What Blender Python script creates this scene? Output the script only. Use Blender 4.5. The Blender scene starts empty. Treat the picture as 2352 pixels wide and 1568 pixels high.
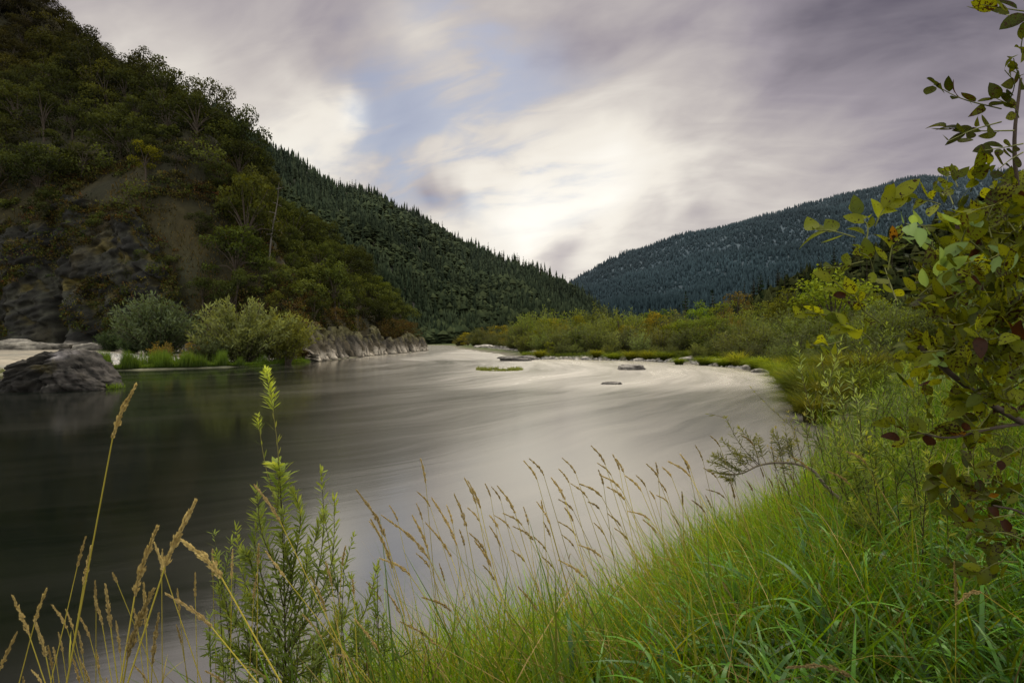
import bpy, bmesh, math, random
import numpy as np
from mathutils import Vector

R = np.random.default_rng(11)
random.seed(11)
SC = bpy.context.scene
COL = SC.collection
FPX = 1307.0          # focal length in units of a picture 2352 wide
CAMZ = 2.5

def at(u, v, y):
    """World point seen at u, v of the 2352 x 1568 photograph at distance y."""
    return np.array([(u - 1176.0) / FPX * y, y, CAMZ + (784.0 - v) / FPX * y])

# ------------------------------------------------------------------ noise
def _hash(i, j, k):
    n = (i * 374761393 + j * 668265263 + k * 1274126177) & 0x7fffffff
    n = ((n ^ (n >> 13)) * 1274126177) & 0x7fffffff
    return ((n ^ (n >> 16)) & 0xffff) / 65535.0

def vnoise(p):
    p = np.asarray(p, dtype=np.float64)
    f = np.floor(p); t = p - f; t = t * t * (3 - 2 * t)
    i = f.astype(np.int64)
    r = 0
    for a in (0, 1):
        for b in (0, 1):
            for c in (0, 1):
                w = (t[:, 0] if a else 1 - t[:, 0]) * (t[:, 1] if b else 1 - t[:, 1]) * (t[:, 2] if c else 1 - t[:, 2])
                r = r + w * _hash(i[:, 0] + a, i[:, 1] + b, i[:, 2] + c)
    return r * 2 - 1

def fbm(p, oct=4, gain=0.5):
    p = np.asarray(p, dtype=np.float64); s = 0; a = 1.0
    for o in range(oct):
        s = s + a * vnoise(p * (2.03 ** o) + 17.3 * o); a *= gain
    return s

def sstep(a, b, x):
    t = np.clip((np.asarray(x, dtype=float) - a) / (b - a), 0, 1)
    return t * t * (3 - 2 * t)

def smin(a, b, k):
    h = np.clip(0.5 + 0.5 * (b - a) / k, 0, 1)
    return b * (1 - h) + a * h - k * h * (1 - h)

def unit(a):
    return a / np.maximum(np.linalg.norm(a, axis=-1, keepdims=True), 1e-9)

# ------------------------------------------------------------------ mesh building
class MB:
    def __init__(s):
        s.V = []; s.Q = []; s.T = []; s.C = []; s.n = 0
    def add(s, V, Q=None, T=None, C=(1, 1, 1)):
        V = np.asarray(V, dtype=np.float32).reshape(-1, 3)
        C = np.asarray(C, dtype=np.float32)
        if C.ndim == 1: C = np.tile(C, (len(V), 1))
        s.V.append(V); s.C.append(C)
        if Q is not None and len(Q): s.Q.append(np.asarray(Q, dtype=np.int32).reshape(-1, 4) + s.n)
        if T is not None and len(T): s.T.append(np.asarray(T, dtype=np.int32).reshape(-1, 3) + s.n)
        s.n += len(V)
    def arrays(s):
        V = np.concatenate(s.V); C = np.concatenate(s.C)
        Q = np.concatenate(s.Q) if s.Q else np.zeros((0, 4), np.int32)
        T = np.concatenate(s.T) if s.T else np.zeros((0, 3), np.int32)
        return V, Q, T, C
    def build(s, name, mat, parent=None, smooth=False, at=None):
        V, Q, T, C = s.arrays()
        me = bpy.data.meshes.new(name)
        me.vertices.add(len(V)); me.vertices.foreach_set("co", V.ravel())
        nl = Q.size + T.size
        me.loops.add(nl)
        me.loops.foreach_set("vertex_index", np.concatenate([Q.ravel(), T.ravel()]).astype(np.int32))
        me.polygons.add(len(Q) + len(T))
        st = np.concatenate([np.arange(len(Q)) * 4, Q.size + np.arange(len(T)) * 3]).astype(np.int32)
        me.polygons.foreach_set("loop_start", st)
        if smooth: me.polygons.foreach_set("use_smooth", np.ones(len(st), dtype=bool))
        me.update(calc_edges=True)
        ca = me.color_attributes.new("tint", 'FLOAT_COLOR', 'POINT')
        ca.data.foreach_set("color", np.concatenate([C, np.ones((len(C), 1), np.float32)], axis=1).ravel())
        me.materials.append(mat)
        o = bpy.data.objects.new(name, me); COL.objects.link(o)
        if parent is not None: o.parent = parent
        if at is not None: o.location = at
        return o

def empty(name, loc=(0, 0, 0), rz=0.0):
    o = bpy.data.objects.new(name, None); COL.objects.link(o)
    o.location = loc; o.rotation_euler = (0, 0, rz); o.empty_display_size = 0.2
    return o

def tag(o, label=None, cat=None, group=None, kind=None):
    if label: o["label"] = label
    if cat: o["category"] = cat
    if group: o["group"] = group
    if kind: o["kind"] = kind
    return o

def copy_tree(root, tint=None):
    r = root.copy(); COL.objects.link(r)
    for ch in root.children:
        c = ch.copy(); COL.objects.link(c); c.parent = r
        if tint is not None and ch.name.split(".")[0] in TINTED: c.color = (*tint, 1)
        for g in ch.children:
            d = g.copy(); COL.objects.link(d); d.parent = c
            if tint is not None and g.name.split(".")[0] in TINTED: d.color = (*tint, 1)
    return r
TINTED = {"crown", "blades"}

def set_tint(root, tint):
    for ch in root.children:
        if ch.name.split(".")[0] in TINTED: ch.color = (*tint, 1)

def tube(mb, pts, rad, sides=6, col=(1, 1, 1), cap=True):
    pts = np.asarray(pts, dtype=float); n = len(pts)
    rad = np.broadcast_to(np.asarray(rad, dtype=float), (n,))
    tg = unit(np.gradient(pts, axis=0))
    ref = np.array([0.31, 0.95, 0.1]) if abs(tg[0, 1]) < 0.8 else np.array([0.95, 0.1, 0.31])
    a = unit(np.cross(tg, ref)); b = np.cross(tg, a)
    th = np.arange(sides) / sides * 2 * math.pi
    ring = a[:, None, :] * np.cos(th)[None, :, None] + b[:, None, :] * np.sin(th)[None, :, None]
    V = (pts[:, None, :] + ring * rad[:, None, None]).reshape(-1, 3)
    i = np.arange(n - 1)[:, None] * sides; j = np.arange(sides)[None, :]; k = (j + 1) % sides
    Q = np.stack([i + j, i + k, i + sides + k, i + sides + j], axis=-1).reshape(-1, 4)
    col = np.asarray(col, dtype=float)
    C = col if col.ndim == 1 else np.repeat(col, sides, axis=0)
    mb.add(V, Q, None, C)

def spline(pts, n):
    """Catmull-Rom through pts, n points."""
    p = np.asarray(pts, dtype=float)
    if len(p) == 2: return p[0] + (p[1] - p[0]) * np.linspace(0, 1, n)[:, None]
    p = np.vstack([2 * p[0] - p[1], p, 2 * p[-1] - p[-2]])
    m = len(p) - 3
    t = np.linspace(0, m - 1e-6, n); i = t.astype(int); f = (t - i)[:, None]
    a, b, c, d = p[i], p[i + 1], p[i + 2], p[i + 3]
    return 0.5 * (2 * b + (c - a) * f + (2 * a - 5 * b + 4 * c - d) * f ** 2 + (3 * b - a - 3 * c + d) * f ** 3)

def rdir(n, up=0.0):
    d = R.normal(size=(n, 3)); d[:, 2] += up
    return unit(d)

def cards(mb, c, d, nrm, L, W, col):
    """Rhombic leaves: base c, direction d, face normal about nrm."""
    n = len(c); L = np.broadcast_to(L, (n,))[:, None]; W = np.broadcast_to(W, (n,))[:, None]
    s = unit(np.cross(d, nrm))
    V = np.stack([c, c + d * L * .45 + s * W * .5, c + d * L, c + d * L * .45 - s * W * .5], axis=1)
    Q = np.arange(n * 4).reshape(n, 4)
    col = np.asarray(col, dtype=float)
    if col.ndim == 1: col = np.tile(col, (n, 1))
    mb.add(V, Q, None, np.repeat(col, 4, axis=0))

def lances(mb, c, d, nrm, L, W, col, droop=0.25):
    """Narrow leaves of six vertices, bent along their length."""
    n = len(c); L = np.broadcast_to(L, (n,))[:, None]; W = np.broadcast_to(W, (n,))[:, None]
    s = unit(np.cross(d, nrm)); dr = np.zeros((n, 3)); dr[:, 2] = -1
    m1 = c + d * L * .33 + dr * L * droop * .10; m2 = c + d * L * .68 + dr * L * droop * .42; tp = c + d * L + dr * L * droop
    V = np.stack([c, m1 + s * W * .5, m2 + s * W * .42, tp, m2 - s * W * .42, m1 - s * W * .5], axis=1)
    k = np.arange(n)[:, None] * 6
    T = np.concatenate([k + np.array([[0, 1, 5]]), k + np.array([[2, 3, 4]])]); Q = k + np.array([[1, 2, 4, 5]])
    col = np.asarray(col, dtype=float)
    if col.ndim == 1: col = np.tile(col, (n, 1))
    mb.add(V, Q, T, np.repeat(col, 6, axis=0))

def blades(mb, base, h, lean, az, width, col, seg=4, power=2.0, tipdrop=0.0, face=None, coltip=None):
    """Grass blades: base (n,3), height, lean distance at tip, azimuth of the lean."""
    n = len(base)
    t = np.linspace(0, 1, seg + 1)[None, :]
    h = np.broadcast_to(h, (n,))[:, None]; lean = np.broadcast_to(lean, (n,))[:, None]
    az = np.broadcast_to(az, (n,)); width = np.broadcast_to(width, (n,))[:, None]
    dx = np.cos(az)[:, None]; dy = np.sin(az)[:, None]
    o = lean * t ** power
    z = h * (t - np.broadcast_to(tipdrop, (n,))[:, None] * t ** 2.5)
    P = np.stack([base[:, 0, None] + dx * o, base[:, 1, None] + dy * o, base[:, 2, None] + z], axis=-1)
    fa = (az + math.pi / 2 + R.normal(0, .5, n)) if face is None else face
    S = np.stack([np.cos(fa), np.sin(fa), R.normal(0, .15, n)], axis=-1)[:, None, :]
    w = width * np.array([(.55 + .9 * x - 1.45 * x * x) if x < 1 else 0.0 for x in t[0]])[None, :]
    w = np.maximum(w, width * .03)
    V = np.stack([P - S * w[..., None] * .5, P + S * w[..., None] * .5], axis=2).reshape(n, -1, 3)
    k = (np.arange(n) * (seg + 1) * 2)[:, None, None]; i = (np.arange(seg) * 2)[None, :, None]
    Q = (k + i + np.array([0, 1, 3, 2])[None, None, :]).reshape(-1, 4)
    col = np.asarray(col, dtype=float)
    if col.ndim == 1: col = np.tile(col, (n, 1))
    tip = col if coltip is None else coltip
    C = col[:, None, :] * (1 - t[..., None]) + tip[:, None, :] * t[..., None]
    C = C * (0.32 + 0.68 * np.minimum(1, t * 1.7))[..., None]  # blade bases darkened, putting the shade low in the sward into the colour
    mb.add(V.reshape(-1, 3), Q, None, np.repeat(C, 2, axis=1).reshape(-1, 3))

def grid(mb, X, Y, Z, C):
    n, m = X.shape
    V = np.stack([X, Y, Z], axis=-1).reshape(-1, 3)
    i = np.arange(n - 1)[:, None] * m; j = np.arange(m - 1)[None, :]
    Q = np.stack([i + j, i + j + 1, i + m + j + 1, i + m + j], axis=-1).reshape(-1, 4)
    mb.add(V, Q, None, C)

def mixc(a, b, t):
    t = np.asarray(t)[..., None]
    return np.asarray(a) * (1 - t) + np.asarray(b) * t

# ------------------------------------------------------------------ materials
def new_mat(name):
    m = bpy.data.materials.new(name); m.use_nodes = True
    nt = m.node_tree; nt.nodes.clear()
    return m, nt

class N:
    """Small helper for node trees."""
    def __init__(s, nt): s.nt = nt
    def n(s, t, **k):
        x = s.nt.nodes.new(t)
        for a, b in k.items(): setattr(x, a, b)
        return x
    def l(s, a, b): s.nt.links.new(a, b)
    def _in(s, sock, v):
        if hasattr(v, "links") or isinstance(v, bpy.types.NodeSocket): s.l(v, sock)
        else: sock.default_value = v
    def math(s, op, a, b=0.0, c=0.0, clamp=False):
        x = s.n("ShaderNodeMath", operation=op, use_clamp=clamp)
        s._in(x.inputs[0], a); s._in(x.inputs[1], b); s._in(x.inputs[2], c)
        return x.outputs[0]
    def vmath(s, op, a, b=(0, 0, 0), out=0):
        x = s.n("ShaderNodeVectorMath", operation=op)
        s._in(x.inputs[0], a); s._in(x.inputs[1], b)
        return x.outputs[out]
    def mix(s, f, a, b, blend='MIX'):
        x = s.n("ShaderNodeMix", data_type='RGBA', blend_type=blend)
        s._in(x.inputs[0], f); s._in(x.inputs[6], a); s._in(x.inputs[7], b)
        return x.outputs[2]
    def map(s, v, a, b, c=0.0, d=1.0, smooth=True):
        x = s.n("ShaderNodeMapRange"); x.interpolation_type = 'SMOOTHSTEP' if smooth else 'LINEAR'
        s._in(x.inputs[0], v); s._in(x.inputs[1], a); s._in(x.inputs[2], b); s._in(x.inputs[3], c); s._in(x.inputs[4], d)
        return x.outputs[0]
    def noise(s, vec, scale, detail=4, rough=.55, dist=0.0):
        x = s.n("ShaderNodeTexNoise"); s._in(x.inputs["Vector"], vec)
        x.inputs["Scale"].default_value = scale; x.inputs["Detail"].default_value = detail
        x.inputs["Roughness"].default_value = rough; x.inputs["Distortion"].default_value = dist
        return x.outputs[0]
    def comb(s, x, y, z):
        c = s.n("ShaderNodeCombineXYZ"); s._in(c.inputs[0], x); s._in(c.inputs[1], y); s._in(c.inputs[2], z)
        return c.outputs[0]

def c4(c): return (c[0], c[1], c[2], 1.0)

def foliage_mat(name, trans=0.35, gloss=0.04, rough=0.5, spots=False, hue=0.25):
    m, nt = new_mat(name); g = N(nt)
    at_ = g.n("ShaderNodeAttribute", attribute_name="tint")
    oi = g.n("ShaderNodeObjectInfo")
    col = g.mix(1.0, at_.outputs["Color"], oi.outputs["Color"], 'MULTIPLY')
    geo = g.n("ShaderNodeNewGeometry")
    nz = g.noise(geo.outputs["Position"], 0.35, 3)
    hsv = g.n("ShaderNodeHueSaturation")
    g.l(g.map(oi.outputs["Random"], 0, 1, 0.5 - .03 * hue, 0.5 + .03 * hue, False), hsv.inputs["Hue"])
    v1 = g.map(oi.outputs["Random"], 0, 1, 1 - hue, 1 + hue, False)
    g.l(g.math('MULTIPLY', v1, g.map(nz, .3, .7, .8, 1.2, False)), hsv.inputs["Value"])
    g.l(col, hsv.inputs["Color"]); col = hsv.outputs[0]
    if spots:
        tc = g.n("ShaderNodeTexCoord")
        n1 = g.noise(tc.outputs["Object"], 170.0, 2, .6)
        n2 = g.noise(tc.outputs["Object"], 9.0, 2)
        thr = g.map(n2, .35, .65, .68, .52, False)
        sp = g.map(g.math('SUBTRACT', n1, thr), -.015, .015)
        sp = g.math('MULTIPLY', sp, at_.outputs["Alpha"])
        col = g.mix(sp, col, c4((.022, .010, .005)))
    d = g.n("ShaderNodeBsdfDiffuse"); t = g.n("ShaderNodeBsdfTranslucent"); gl = g.n("ShaderNodeBsdfGlossy")
    gl.inputs["Roughness"].default_value = rough; gl.inputs["Color"].default_value = (.8, .85, .9, 1)
    g.l(col, d.inputs[0])
    tcol = g.mix(1.0, col, c4((1.5, 1.35, .55)), 'MULTIPLY'); g.l(tcol, t.inputs[0])
    a = g.n("ShaderNodeMixShader"); a.inputs[0].default_value = trans
    g.l(d.outputs[0], a.inputs[1]); g.l(t.outputs[0], a.inputs[2])
    out = a.outputs[0]
    if gloss > 0:
        b = g.n("ShaderNodeMixShader"); b.inputs[0].default_value = gloss
        g.l(out, b.inputs[1]); g.l(gl.outputs[0], b.inputs[2]); out = b.outputs[0]
    o = g.n("ShaderNodeOutputMaterial"); g.l(out, o.inputs[0])
    return m

def solid_mat(name, scale=3.0, amt=0.35, rough=0.9, bump=0.0, bscale=8.0, fine=0.0):
    """Attribute colour broken up with noise; used for bark, rock and soil."""
    m, nt = new_mat(name); g = N(nt)
    at_ = g.n("ShaderNodeAttribute", attribute_name="tint"); oi = g.n("ShaderNodeObjectInfo")
    col = g.mix(1.0, at_.outputs["Color"], oi.outputs["Color"], 'MULTIPLY')
    geo = g.n("ShaderNodeNewGeometry")
    nz = g.noise(geo.outputs["Position"], scale, 6, .65)
    k = g.map(nz, .25, .75, 1 - amt, 1 + amt, False)
    col = g.mix(1.0, col, g.comb(k, k, k), 'MULTIPLY')
    b = g.n("ShaderNodeBsdfPrincipled"); g.l(col, b.inputs["Base Color"])
    b.inputs["Roughness"].default_value = rough; b.inputs["Specular IOR Level"].default_value = .25
    if bump:
        bp = g.n("ShaderNodeBump"); bp.inputs["Strength"].default_value = bump; bp.inputs["Distance"].default_value = .3
        g.l(g.noise(geo.outputs["Position"], bscale, 6, .7), bp.inputs["Height"]); g.l(bp.outputs[0], b.inputs["Normal"])
    o = g.n("ShaderNodeOutputMaterial"); g.l(b.outputs[0], o.inputs[0])
    return m

M = {}
M["leaf"] = foliage_mat("tree_foliage", .30, .006, .6)
M["willow"] = foliage_mat("willow_foliage", .30, .015, .5)
M["far"] = foliage_mat("forest_foliage", .12, 0, .6, hue=.12)
M["grass"] = foliage_mat("grass_blades", .48, .009, .42, hue=.0)
M["reed"] = foliage_mat("reed_leaf", .42, .022, .36, hue=.0)
M["shrub"] = foliage_mat("spotted_leaf", .5, .007, .35, spots=True, hue=.0)
M["seed"] = foliage_mat("seed_head", .25, .0, .5, hue=.12)
M["bark"] = solid_mat("bark", 14, .5, .95)
M["rock"] = solid_mat("layered_rock", 2.2, .55, .75, .6, 5.0)
M["soil"] = solid_mat("soil", .9, .45, .95, .5, 2.0)
M["gravel"] = solid_mat("river_stone", 3, .35, .85, .2, 12.0)
# ------------------------------------------------------------------ terrain
def poly_dist(px, py, poly, closed=True):
    """Signed distance (positive inside) of points to a polygon."""
    P = np.asarray(poly, dtype=float)
    px = np.asarray(px, dtype=float); py = np.asarray(py, dtype=float)
    d = np.full(px.shape, 1e9); ins = np.zeros(px.shape, dtype=bool)
    for i in range(len(P)):
        a = P[i]; b = P[(i + 1) % len(P)]
        ab = b - a; L = max(ab @ ab, 1e-9)
        t = np.clip(((px - a[0]) * ab[0] + (py - a[1]) * ab[1]) / L, 0, 1)
        d = np.minimum(d, np.hypot(px - a[0] - t * ab[0], py - a[1] - t * ab[1]))
        if a[1] != b[1]:
            c = ((a[1] > py) != (b[1] > py)) & (px < (b[0] - a[0]) * (py - a[1]) / (b[1] - a[1]) + a[0])
            ins ^= c
    return np.where(ins, d, -d)

SHORE = [(-30, 2.0), (-14, 2.2), (-6, 2.7), (-2.2, 3.1), (-1.2, 3.4), (-0.3, 4.0), (.5, 4.7), (1.5, 5.7), (2.8, 7.2), (4.6, 9.2),
         (8.2, 15), (11.5, 22.5), (19, 39), (21.5, 53), (16, 73), (8, 78), (.9, 80), (-2, 105), (-8, 140), (-20, 205), (-31, 297), (-44, 352), (-75, 385), (-130, 400)]
RIGHT_LAND = SHORE + [(-300, 520), (900, 520), (900, -40), (-30, -40)]
LEFT_SHORE = [(-200, 24), (-60, 38), (-37.7, 42), (-34.8, 48), (-29, 52.7), (-25.7, 58), (-24.8, 68), (-24.6, 73), (-24.2, 110), (-23, 152), (-25, 161), (-34, 172), (-70, 215), (-200, 330)]
LEFT_LAND = LEFT_SHORE + [(-600, 330), (-600, 24)]

def land_z(x, y):
    x = np.asarray(x, dtype=float); y = np.asarray(y, dtype=float)
    sh = x.shape; X = x.ravel(); Y = y.ravel()
    wob = .35 * vnoise(np.stack([X * .5, Y * .5, X * 0], -1)) * sstep(9, 20, Y)
    d = poly_dist(X, Y, RIGHT_LAND) + wob
    near = 1.0 * sstep(-.1, 2.7, d)
    far = .45 * sstep(0, 4, d) + 1.0 * sstep(5, 45, d)
    k = sstep(10, 22, Y)
    z = near * (1 - k) + far * k
    z = np.where(d < 0, np.maximum(.4 * d, -1.3), z + .02)
    z = z + (.04 * vnoise(np.stack([X * 1.7, Y * 1.7, X * 0], -1)) + .12 * vnoise(np.stack([X * .2, Y * .2, X * 0 + 5], -1)) * k) * (d > .2)
    return z.reshape(sh)

def lz(x, y): return float(land_z(np.array([x]), np.array([y]))[0])

def hill_z(x, y):
    """Left bank: beach, then the steep wooded spur."""
    sh = np.shape(x); X = np.asarray(x, float).ravel(); Y = np.asarray(y, float).ravel()
    ds = poly_dist(X, Y, LEFT_LAND)
    z = np.where(ds < 0, np.maximum(.3 * ds, -1.4), .12 + 1.35 * sstep(.5, 32, ds))
    de = np.interp(Y, [60, 72, 110, 152, 400], [-26, -25.4, -25.2, -24, -24]) - 1.0 - X
    south = 73 + np.clip(-26 - X, 0, 400) * .18
    dS = Y - south
    dN = 158 + np.clip(-24 - X, 0, 400) * .62 - Y
    d = smin(smin(de, dS * 1.65, 6), dN * 1.5, 8)
    p = np.stack([X, Y, X * 0], -1)
    west = sstep(-38, -52, X)
    up = np.maximum(d, 0)
    cl = (4.2 + 13.3 * west * (1 - sstep(12, 62, dS))) * sstep(0, 3.5 + 4.5 * west, d + 1.1 * vnoise(p * .23))
    hz = cl + up * .76 + (2.2 * fbm(p * .045, 3) + .9 * fbm(p * .16, 3)) * sstep(2, 14, d)
    ledge = np.abs(((hz * .33) % 1.0) - .5) * 1.2 * sstep(2, 8, d) * (1 - sstep(22, 40, hz))
    hz = hz + (22 * sstep(-108, -150, X) + 3 * sstep(-70, -110, X)) * sstep(0, 30, d)
    z = z + np.where(d > 0, hz + ledge, 0)
    return z.reshape(sh)

def grid_field(name, x0, x1, nx, y0, y1, ny, f, colf, mat, lower=None):
    X, Y = np.meshgrid(np.linspace(x0, x1, nx), np.linspace(y0, y1, ny))
    Z = f(X, Y)
    if lower is not None: Z = Z - lower(X, Y)
    mb = MB(); grid(mb, X, Y, Z, colf(X.ravel(), Y.ravel(), Z.ravel()))
    return tag(mb.build(name, mat, smooth=True), kind="structure")

# riverbed and everything beyond: one sheet to the horizon
mb = MB(); s = 9000
mb.add([(-s, -600, -1.6), (s, -600, -1.6), (s, s, -1.6), (-s, s, -1.6)], [(0, 1, 2, 3)], None, (.05, .05, .035))
tag(mb.build("ground", M["soil"]), kind="structure")

def bank_col(x, y, z):
    p = np.stack([x, y, z], -1)
    c = mixc((.035, .032, .016), (.05, .062, .018), sstep(-.3, .4, fbm(p * .9, 3)))
    far = sstep(14, 30, y)
    c = mixc(c, mixc((.12, .11, .085), (.055, .075, .02), sstep(.12, .5, z)), far)
    return mixc((.16, .15, .13), c, sstep(-.02, .22, z + .05 * vnoise(p * 2))*far + (1-far))
grid_field("bank", -30, 30, 241, -6, 54, 241, land_z, bank_col, M["soil"])
grid_field("land", -320, 620, 314, 18, 540, 200, land_z, bank_col, M["soil"],
           lambda X, Y: .5 * ((X > -31) & (X < 29) & (Y < 53)))

def hill_col(x, y, z):
    p = np.stack([x, y, z], -1)
    n = fbm(p * .10, 4); n2 = fbm(p * .5, 3)
    soil = mixc((.012, .012, .005), (.031, .026, .010), sstep(-.45, .55, n + .4 * n2))
    c = mixc(soil, (.030, .032, .018), sstep(.05, .5, fbm(p * .07 + 9, 3)))
    dk = sstep(10, 45, z)
    c = mixc(c, (.020, .020, .010), dk * .75)
    beach = 1 - sstep(1.3, 2.1, z)
    sand = mixc((.30, .27, .22), (.21, .20, .17), sstep(-.3, .3, n2))
    c = mixc(c, sand, beach)
    wet = sstep(.28, .05, z)
    return mixc(c, (.05, .065, .025), wet * .8)
grid_field("hillside", -330, -22.6, 310, 30, 330, 301, hill_z, hill_col, M["soil"])

# --- cliffs: jointed rock faces standing in front of the slope
def cliff_east():
    n, m = 620, 34
    yy = np.linspace(70, 160, n); hh = np.linspace(-.6, 1, m)
    Y, H = np.meshgrid(yy, hh, indexing="ij")
    base = np.interp(Y, [p[1] for p in LEFT_SHORE[6:11]], [p[0] for p in LEFT_SHORE[6:11]])
    p1 = np.stack([Y.ravel() * .55, Y.ravel() * 0, Y.ravel() * 0], -1)
    top = (4.3 + 1.9 * fbm(np.stack([Y.ravel() * .16, Y.ravel() * 0 + 3, Y.ravel() * 0], -1), 3)).reshape(n, m)
    Z = H * top
    # joints lean: shear along the shore with height
    s = Y - .38 * Z
    q = np.stack([s.ravel() * .8, Z.ravel() * .10, Z.ravel() * 0], -1)
    colm = vnoise(q).reshape(n, m); fine = fbm(np.stack([s.ravel() * 2.3, Z.ravel() * .7, Z.ravel() * 0 + 7], -1), 3).reshape(n, m)
    crack = np.abs(vnoise(np.stack([s.ravel() * 1.15, Z.ravel() * .08, Z.ravel() * 0 + 31], -1)).reshape(n, m))
    blk = np.floor((s * .8 + .6 * colm) * 1.6); blk = _hash(blk.ravel().astype(np.int64), (np.floor(Z * .55 + .7 * colm)).ravel().astype(np.int64), blk.ravel().astype(np.int64) * 0).reshape(n, m) - .5
    out = .6 * colm + .38 * fine + .75 * blk - 1.1 * (1 - sstep(0, .16, crack))
    X = base + .55 - np.clip(Z, 0, 99) * .36 + out * sstep(-.6, .5, Z + .4) - .4
    Yp = Y + .35 * fine
    pale = (1 - sstep(1.0, 2.3, Z + .9 * fine + .5 * colm)) * sstep(0, .35, Z)
    pale = pale * sstep(.04, .2, crack) * sstep(-.55, .1, colm + .3 * fine)
    c = mixc((.022, .020, .015), (.055, .046, .030), sstep(-.3, .4, fine).ravel())
    c = mixc(c, (.075, .072, .025), (sstep(2.6, 4.2, Z + 1.2 * fine) * .8).ravel())
    c = mixc(c, mixc((.13, .115, .095), (.37, .34, .29), sstep(-.3, .3, fine).ravel()), pale.ravel())
    c = mixc(c, (.014, .013, .011), (1 - sstep(.02, .13, crack)).ravel() * .9)
    mb = MB(); grid(mb, X, Yp, Z, c)
    return tag(mb.build("cliff", M["rock"]), kind="structure")
cliff_east()

def cliff_west():
    n, m = 420, 110
    xx = np.linspace(-120, -36, n); hh = np.linspace(-.02, 1, m)
    X, H = np.meshgrid(xx, hh, indexing="ij")
    south = 73 + np.clip(-26 - X, 0, 400) * .18
    xr = X.ravel(); o = xr * 0
    top = (19 + 6 * fbm(np.stack([xr * .07, o, o + 4], -1), 3)).reshape(n, m) * sstep(-37, -58, X) + 1.2
    Z = .9 + H * top
    p = np.stack([xr, o, Z.ravel()], -1)
    s = X + .45 * Z
    q = np.stack([s.ravel() * .33, o, Z.ravel() * .055], -1)
    big = fbm(q, 2).reshape(n, m)
    strat = fbm(np.stack([s.ravel() * .35, o + 5, (Z - .35 * X).ravel() * 1.1], -1), 3).reshape(n, m)
    crack = np.abs(vnoise(np.stack([s.ravel() * .22, o + 9, Z.ravel() * .03], -1))).reshape(n, m)
    led = (Z * .23 + .5 * big + .9 * vnoise(np.stack([xr * .16, o, Z.ravel() * .05], -1)).reshape(n, m)) % 1.0
    Yp = south - 3.6 + .31 * Z + 1.5 * big + .75 * strat + 2.4 * (1 - sstep(0, .14, crack)) + .55 * led + .35 * fbm(p * 1.3, 3).reshape(n, m)
    c = mixc((.005, .0055, .0045), (.023, .024, .018), sstep(-.5, .5, strat).ravel())
    moss = sstep(.5, .95, led + .35 * strat) * sstep(2, 8, Z)
    c = mixc(c, (.070, .058, .013), (moss * sstep(-.1, .4, fbm(p * .9 + 11, 3).reshape(n, m))).ravel() * .8)
    c = mixc(c, (.050, .040, .016), (sstep(-.1, .5, fbm(p * .12 + 3, 3).reshape(n, m)) * .6).ravel())
    c = mixc(c, (.008, .008, .007), (1 - sstep(.02, .12, crack)).ravel() * .9)
    vj = np.abs(vnoise(np.stack([s.ravel() * .9, o + 3, Z.ravel() * .12], -1)))
    c = c * (.35 + .65 * sstep(.02, .16, vj))[:, None] * (.7 + .6 * sstep(-.4, .4, fbm(p * np.array([1.6, 1, 2.2]), 3)))[:, None]
    pale = (1 - sstep(1.7, 2.4, Z + .3 * strat)).ravel()
    c = mixc(c, (.30, .28, .25), pale * .75)
    mb = MB(); grid(mb, X, Yp, Z, c)
    tag(mb.build("cliff", M["rock"]), kind="structure")
    return np.stack([X.ravel(), Yp.ravel(), Z.ravel()], -1), led.ravel()
CLIFF_P, CLIFF_L = cliff_west()

# --- the ridges behind
def ridge_surface(sil, y0, y1, base_z, u0, u1, nu, nv, drop, rough, bow=1.0):
    """Points P[i, j] of a slope: column i along u, j from foot to crest."""
    uu = np.linspace(u0, u1, nu)
    su = np.interp(uu, [a for a, b in sil], [b for a, b in sil])
    Y0 = np.interp(uu, *zip(*y0)); Y1 = np.interp(uu, *zip(*y1))
    zt = CAMZ + (784 - su) / FPX * Y1 - drop
    t = np.linspace(0, 1.0, nv)[None, :]
    Y = Y0[:, None] + (Y1 - Y0)[:, None] * t
    X = ((uu - 1176) / FPX)[:, None] * Y
    Z = base_z + (zt - base_z)[:, None] * t ** bow
    p = np.stack([X.ravel(), Y.ravel(), Z.ravel() * 0], -1)
    nz = (fbm(p * rough[1], 4) * rough[0]).reshape(Z.shape)
    return X, Y, Z + nz * np.minimum(1, 4 * t * (1 - t)) ** .7, uu

def ridge_object(name, S, col, back=120):
    X, Y, Z, uu = S
    # far side falls away behind the crest
    Xb = np.concatenate([X, X[:, -1:] * (1 + back / Y[:, -1:])], 1); Yb = np.concatenate([Y, Y[:, -1:] + back], 1); Zb = np.concatenate([Z, Z[:, -1:] - back * .8], 1)
    p = np.stack([Xb.ravel(), Yb.ravel(), Zb.ravel()], -1)
    mb = MB(); grid(mb, Xb, Yb, Zb, col(p))
    return tag(mb.build(name, M["soil"], smooth=True), kind="structure")

def surf_at(S, a, b):
    """Bilinear lookup, a and b in 0..1 arrays."""
    X, Y, Z, _ = S; n, m = X.shape
    fa = np.clip(a, 0, .9999) * (n - 1); fb = np.clip(b, 0, .9999) * (m - 1)
    i = fa.astype(int); j = fb.astype(int); s = fa - i; t = fb - j
    g = lambda A: A[i, j] * (1 - s) * (1 - t) + A[i + 1, j] * s * (1 - t) + A[i, j + 1] * (1 - s) * t + A[i + 1, j + 1] * s * t
    return np.stack([g(X), g(Y), g(Z)], -1)

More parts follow.
